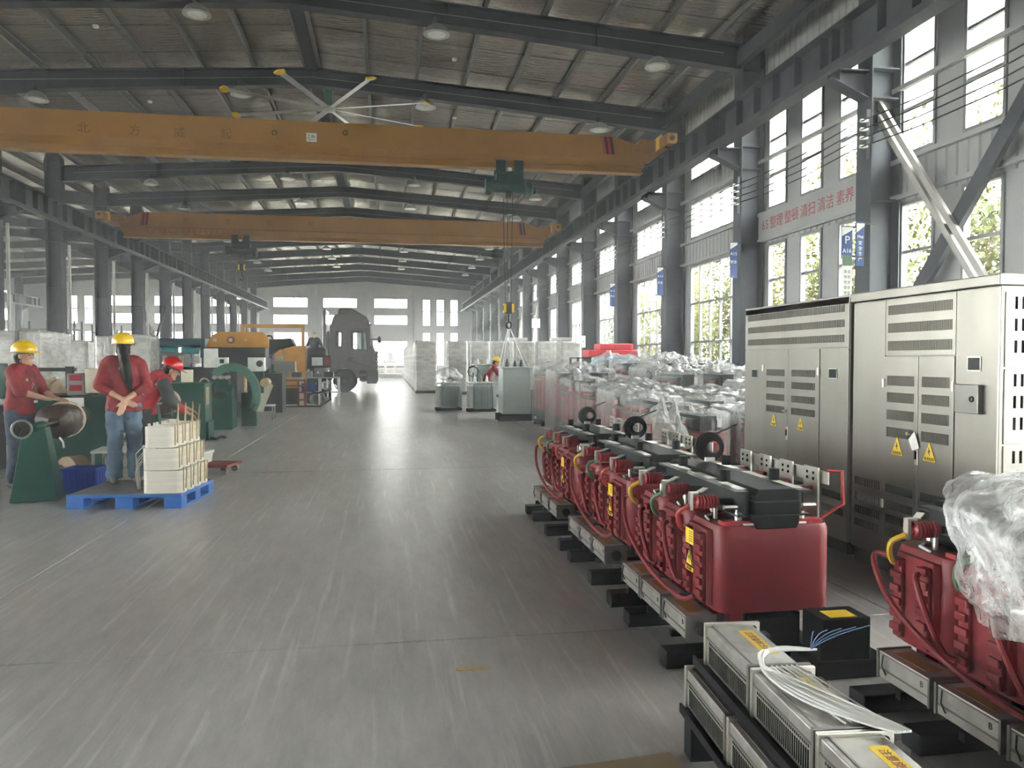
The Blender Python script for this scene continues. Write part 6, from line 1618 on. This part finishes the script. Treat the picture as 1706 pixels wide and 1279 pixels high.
def person(label, loc, rz, J, wear, detail=True, scale=1.0):
    t = thing('person', label, 'person', loc, rz); t.scale = (scale,) * 3
    V = {k: Vector(v) for k, v in J.items()}
    vx = .0075 if detail else .013
    hd = V['head']; hdir = (hd - V['neck']).normalized(); yaw = J.get('look', 0.0)
    yaw = yaw if isinstance(yaw, (int, float)) else 0
    # ---- body, one surface
    m = MB()
    HR = Matrix.Rotation(yaw, 3, 'Z') @ Matrix.Rotation(-wear.get('nod', 0.0), 3, 'X')
    def H(x, y, z): return hd + HR @ Vector((x, y, z))
    m.ell(H(0, -.012, .02), (.073, .092, .098), 18, 12, HR); m.ell(H(0, .018, -.045), (.056, .066, .072), 16, 10, HR)
    cap(m, H(0, .085, -.005), H(0, .106, -.032), .010, .014, 10); cap(m, H(-.03, .074, .022), H(.03, .074, .022), .014, .014, 10)
    cap(m, H(-.018, .076, -.068), H(.018, .076, -.068), .011, .011, 10); cap(m, H(0, .066, -.105), H(0, .06, -.10), .022, .022, 10)
    for s in (-1, 1): m.ell(H(s * .074, -.01, -.012), (.010, .022, .032), 10, 8, HR); m.ell(H(s * .035, .055, -.03), (.024, .026, .026), 10, 8, HR)
    cap(m, V['neck'] - Vector((0, 0, .06)), hd - HR @ Vector((0, .015, .06)), .058, .052)
    cap(m, V['chest'], V['waist'], .13, .12); cap(m, V['waist'], V['pelvis'], .12, .13)
    cap(m, V['sh_l'] * .55 + V['chest'] * .45, V['sh_r'] * .55 + V['chest'] * .45, .085, .085)
    for s in ('l', 'r'):
        cap(m, V['sh_' + s], V['el_' + s], .052, .042); cap(m, V['el_' + s], V['wr_' + s], .042, .027)
        cap(m, V['hip_' + s], V['kn_' + s], .080, .056); cap(m, V['kn_' + s], V['an_' + s], .054, .038); cap(m, V['an_' + s], V['to_' + s], .038, .03)
        hf = Vector(J['hf_' + s]); hand(m, V['wr_' + s] + hf.normalized() * .02, hf, J['hn_' + s], J['ht_' + s], wear.get('curl', .45))
    b = remesh(m, 'body', vx, 'skin', t, 3)
    # ---- top
    m = MB(); sl = wear.get('sleeve', .85)
    hz = Vector((0, 0, wear.get('hem', .0) - .07)); ch = V['chest']; ne = V['neck']
    etube(m, [(V['pelvis'] + hz, .188, .150), (V['pelvis'] + Vector((0, 0, .05)), .182, .146), (V['waist'], .172, .135), (V['waist'].lerp(ch, .55), .182, .135), (ch, .195, .132), (ch.lerp(ne, .45), .185, .118), (ch.lerp(ne, .75), .13, .095)])
    cap(m, V['sh_l'] * .75 + V['neck'] * .25, V['sh_r'] * .75 + V['neck'] * .25, .085, .085)
    cap(m, V['neck'] - Vector((0, 0, .05)), V['neck'] + (hd - V['neck']) * .12, .078, .068)
    for s in ('l', 'r'):
        cap(m, V['sh_' + s], V['el_' + s], .072, .060); cap(m, V['el_' + s], V['el_' + s].lerp(V['wr_' + s], sl), .060, .052 if sl > .4 else .060)
    top = remesh(m, wear.get('top_name', 'shirt'), vx * 1.25, wear['top'], t, 5, .012 if detail else 0, 7, 3)
    # ---- trousers
    m = MB()
    cap(m, V['pelvis'] + Vector((0, 0, .08)), V['pelvis'], .135, .145)
    for s in ('l', 'r'):
        cap(m, V['hip_' + s], V['kn_' + s], .108, .083); k_ = V['kn_' + s]; a_ = V['an_' + s]; cu = wear.get('cuff', .075); etube(m, [(a_ + Vector((0, .01, -.015)), cu, cu), (a_ + Vector((0, .005, .06)), cu, cu), (a_.lerp(k_, .5), (cu + .083) / 2, (cu + .083) / 2), (k_, .083, .083)])
    remesh(m, 'trousers', vx * 1.25, wear['legs'], t, 5, .012 if detail else 0, 8, 9)
    # ---- shoes
    for s in ('l', 'r'):
        m = MB(); a = V['an_' + s]; to = V['to_' + s]; lo = Vector((0, 0, -.035))
        cap(m, a + lo + (a - to).normalized() * .03, a.lerp(to, .6) + lo, .042, .044); cap(m, a.lerp(to, .6) + lo, to + lo * .8, .044, .036)
        remesh(m, 'shoe', .008, wear['shoe'], t, 3)
    # ---- hair
    m = MB(); m.ell(H(0, -.028, .035), (.084, .094, .092), 18, 12, HR); m.ell(H(0, -.062, -.02), (.080, .060, .085), 16, 10, HR)
    if wear.get('tail'):
        pts = wear['tail']
        for i in range(len(pts) - 1): cap(m, hd + Vector(pts[i][:3]), hd + Vector(pts[i + 1][:3]), pts[i][3], pts[i + 1][3])
    hr = remesh(m, 'hair', .008, 'hair', t, 2, .004, 30)
    # ---- helmet
    if wear.get('hat'):
        prof = [(.118, -.0), (.120, .02), (.115, .055), (.098, .090), (.068, .115), (.03, .127), (.002, .129)]
        def hat(u, v):
            i = v * (len(prof) - 1); k = min(int(i), len(prof) - 2); q = i - k; r = prof[k][0] * (1 - q) + prof[k + 1][0] * q; z = prof[k][1] * (1 - q) + prof[k + 1][1] * q
            a = 2 * PI * u; return H(r * math.cos(a) * .96, r * 1.16 * math.sin(a) - .012, z + .045)
        hh = MB().grid(hat, 36, 12, True).build('helmet', wear['hat'], t, smooth='all')
        def brim(u, v):
            a = 2 * PI * u; f = max(0, math.sin(a)); r = .112 + v * (.018 + .050 * f ** 2); return H(r * math.cos(a) * .96, r * 1.16 * math.sin(a) - .012, .048 - v * (.006 + .014 * f))
        br = MB().grid(brim, 36, 3, True); 
        o_ = br.build('brim', wear['hat'], hh, smooth='all'); so = o_.modifiers.new('thick', 'SOLIDIFY'); so.thickness = .004
        for s in (-.03, 0, .03): MB().tube([H(s, .10 * math.cos(q) - .012, .062 + .118 * math.sin(q)) for q in [PI * k / 8 + .25 for k in range(7)]], .006, 6).build('ridge', wear['hat'], hh)
        MB().tube([H(s * .073, .0 + .01 * (1 - abs(s)), z) for s, z in ((-1, .03), (-.98, -.05), (-.6, -.12), (0, -.135), (.6, -.12), (.98, -.05), (1, .03))], .005, 6).build('chin_strap', 'machine_dark', hh)
        MB().grid(lambda u, v: tuple(H(.086 * math.cos(2 * PI * u), .104 * math.sin(2 * PI * u) - .014, .015 + .035 * v)), 28, 2, True).build('head_band', 'machine_dark', hh, smooth='all')
    # ---- eyes and brows
    for s in (-1, 1):
        MB().ell(H(s * .03, .078, .004), (.011, .008, .006), 10, 6, HR).build('eye', 'hair', t, smooth=True)
        MB().bar(H(s * .016, .088, .026), H(s * .046, .080, .028), .006, .006).build('eyebrow', 'hair', t)
    return t, top, H
def stand(h=1.0, lean=0.0, dz=0.0):
    return dict(pelvis=(0, 0, .92), waist=(0, lean * .25, 1.07), chest=(0, lean * .7, 1.25), neck=(0, lean, 1.42), head=(0, lean + .03, 1.555),
                sh_l=(-.17, lean * .85, 1.365), sh_r=(.17, lean * .85, 1.365), hip_l=(-.085, 0, .88), hip_r=(.085, 0, .88), kn_l=(-.10, .02, .48), kn_r=(.10, .02, .48),
                an_l=(-.11, -.02, .085), an_r=(.11, -.02, .085), to_l=(-.13, .15, .06), to_r=(.13, .15, .06))
# man with yellow helmet working the coil (faces +y locally)
J = stand(lean=.05)
J.update(el_r=(.20, .15, 1.14), wr_r=(.05, .37, 1.052), el_l=(-.21, .15, 1.13), wr_l=(-.10, .37, 1.047), hf_r=(-.25, .9, -.06), hf_l=(.2, .9, -.06), hn_r=(0, .2, 1), hn_l=(0, .2, 1), ht_r=(-1, 0, 0), ht_l=(1, 0, 0), kn_l=(-.11, .05, .48), an_l=(-.14, -.1, .085), to_l=(-.18, .04, .065))
pm, top, H = person('man in red shirt and yellow helmet bending his hands over the brown coil', (-4.40, 10.12, 0), math.radians(-103), J, dict(top='shirt_red', legs='jeans_dark', shoe='shoe', hat='hat_yellow', sleeve=.12, hem=.02, curl=.30), True, 1.03)
MB().tube([(-.06, .13, 1.38), (-.05, .185, 1.25), (.0, .205, 1.12), (.05, .185, 1.25), (.06, .13, 1.38)], .005, 5).build('lanyard', 'machine_dark', pm)
MB().box(-.03, .03, .195, .203, 1.03, 1.12).build('badge', 'sign_blue', pm); MB().box(-.028, .028, .197, .205, 1.0, 1.03).build('badge_card', 'paper_white', pm)
MB().box(.085, .12, .168, .176, 1.255, 1.285).build('chest_emblem', 'floor_yellow', pm)
# woman with yellow helmet and ponytail, hands behind her back
J = stand()
J.update(el_l=(-.25, -.06, 1.12), wr_l=(-.03, -.185, .99), el_r=(.25, -.06, 1.12), wr_r=(.03, -.20, .97), hf_l=(.75, -.1, -.45), hf_r=(-.35, -.2, -.95), hn_l=(0, -1, 0), hn_r=(0, 1, 0), ht_l=(0, 0, 1), ht_r=(-1, 0, 0))
pw, top, H = person('woman with long ponytail and yellow helmet standing with hands clasped behind her', (-2.93, 9.22, .156), math.radians(14), J, dict(top='shirt_red', legs='jeans', shoe='shoe_beige', hat='hat_yellow', sleeve=.45, hem=-.02, cuff=.085, curl=.35,
      tail=[(0, -.10, -.02, .05), (.01, -.145, -.10, .056), (.03, -.175, -.22, .060), (.055, -.185, -.36, .052), (.075, -.18, -.48, .022)]), True, .985)
MB().box(-.04, .04, -.152, -.147, 1.30, 1.33).build('collar_tag', 'paper_white', pw)
# worker with red helmet leaning over the machine
J = stand(lean=.24)
J.update(chest=(0, .17, 1.20), neck=(0, .27, 1.34), head=(0, .34, 1.44), sh_l=(-.185, .22, 1.29), sh_r=(.185, .22, 1.29), waist=(0, .05, 1.05),
         el_l=(-.23, .30, 1.03), wr_l=(-.12, .50, .92), el_r=(.23, .30, 1.03), wr_r=(.12, .48, .88), hf_l=(.2, .9, -.3), hf_r=(-.2, .9, -.4), hn_l=(0, .3, 1), hn_r=(0, .3, 1), ht_l=(1, 0, 0), ht_r=(-1, 0, 0))
pj, top, H = person('worker in red padded jacket and red helmet leaning beside the woman', (-3.16, 10.75, 0), math.radians(-72), J, dict(top='jacket_red', top_name='jacket', legs='shirt_dark', shoe='shoe', hat='hat_red', sleeve=.9, hem=.0, nod=.35, curl=.5), True, .98)
for s, a, b_, c_ in ((1, 'sh_r', 'el_r', 'wr_r'), (-1, 'sh_l', 'el_l', 'wr_l')):
    m = MB(); V = {k: Vector(v) for k, v in J.items() if k in (a, b_, c_)}
    cap(m, V[a].lerp(V[b_], .12), V[b_], .088, .078); cap(m, V[b_], V[b_].lerp(V[c_], .35), .078, .070)
    remesh(m, 'dark_sleeve', .01, 'jacket_dark', pj, 4, .008, 8)
m = MB(); cap(m, (-.1, .13, 1.31), (.1, .13, 1.31), .07, .07); cap(m, (0, .14, 1.35), (0, .20, 1.38), .09, .08); remesh(m, 'hood', .01, 'jacket_red', pj, 4, .01, 9)
# person in dark clothes on the platform beside the truck
J = stand(); J.update(el_l=(-.30, -.02, 1.12), wr_l=(-.17, .06, .95), el_r=(.30, -.02, 1.12), wr_r=(.17, .06, .95), hf_l=(.8, .3, -.3), hf_r=(-.8, .3, -.3), hn_l=(0, 1, 0), hn_r=(0, 1, 0), ht_l=(0, 0, 1), ht_r=(0, 0, 1))
person('person in dark short sleeved clothes standing on a platform beside the truck', (-3.02, 33.0, 1.02), PI, J, dict(top='tee_dark', legs='jeans_dark', shoe='shoe', sleeve=.05), False)
t = thing('work_platform', 'grey work platform with teal drum, beside the truck', 'platform', (-3.0, 33.0, 0)); MB().box(-.9, .7, -.5, .5, .95, 1.02).build('deck', 'machine_dark', t)
for x in (-.8, .6):
    for y in (-.42, .42): MB().box(x - .04, x + .04, y - .04, y + .04, 0, .95).build('leg', 'machine_dark', t)
o = thing('teal_drum', 'teal plastic drum standing on the platform beside the person in dark clothes', 'drum', (-2.62, 32.8, 1.02)); MB().lathe([(.15, 0), (.17, .03), (.17, .5), (.13, .57), (.05, .6)], n=20).build('drum', 'teal_light', o, smooth=True); MB().cyl((0, 0, .6), (0, 0, .64), .04, n=10).build('cap', 'white_paint', o)
# worker with yellow helmet by the oil transformers
J = stand(lean=.2); J.update(chest=(0, .14, 1.22), neck=(0, .22, 1.36), head=(0, .27, 1.47), sh_l=(-.185, .18, 1.31), sh_r=(.185, .18, 1.31), el_l=(-.22, .32, 1.08), wr_l=(-.10, .52, 1.02), el_r=(.22, .32, 1.08), wr_r=(.12, .52, 1.0), hf_l=(0, 1, -.2), hf_r=(0, 1, -.2), hn_l=(0, 0, 1), hn_r=(0, 0, 1), ht_l=(1, 0, 0), ht_r=(-1, 0, 0))
P = onY(823, 610, 24.4)
person('worker in red with yellow helmet bending among the oil transformers', (P.x - .2, 24.4, 0), math.radians(-95), J, dict(top='shirt_red', legs='jeans_dark', shoe='shoe', hat='hat_yellow', sleeve=.8, nod=.3), False)
bpy.data.scenes.remove(TMP)

# ---- scatter volume added through both halls, lifting dark tones like lens glare
hm = bpy.data.materials.new('added_haze'); hm.use_nodes = True
hn = hm.node_tree.nodes; hn.clear(); ho = hn.new('ShaderNodeOutputMaterial'); hv = hn.new('ShaderNodeVolumeScatter')
hv.inputs['Density'].default_value = 0.0035; hv.inputs['Anisotropy'].default_value = 0.35; hv.inputs['Color'].default_value = (0.96, 0.98, 1.0, 1)
hm.node_tree.links.new(hv.outputs[0], ho.inputs['Volume']); MATS['added_haze'] = hm
hz_ = MB().box(WALLL - .5, WALLX + .5, YBACK - .5, YFAR + .5, -.2, 9.6).build('added_haze', 'added_haze')
tag(hz_, 'thin haze added to the hall air, imitating lens glare', 'haze', kind='stuff')
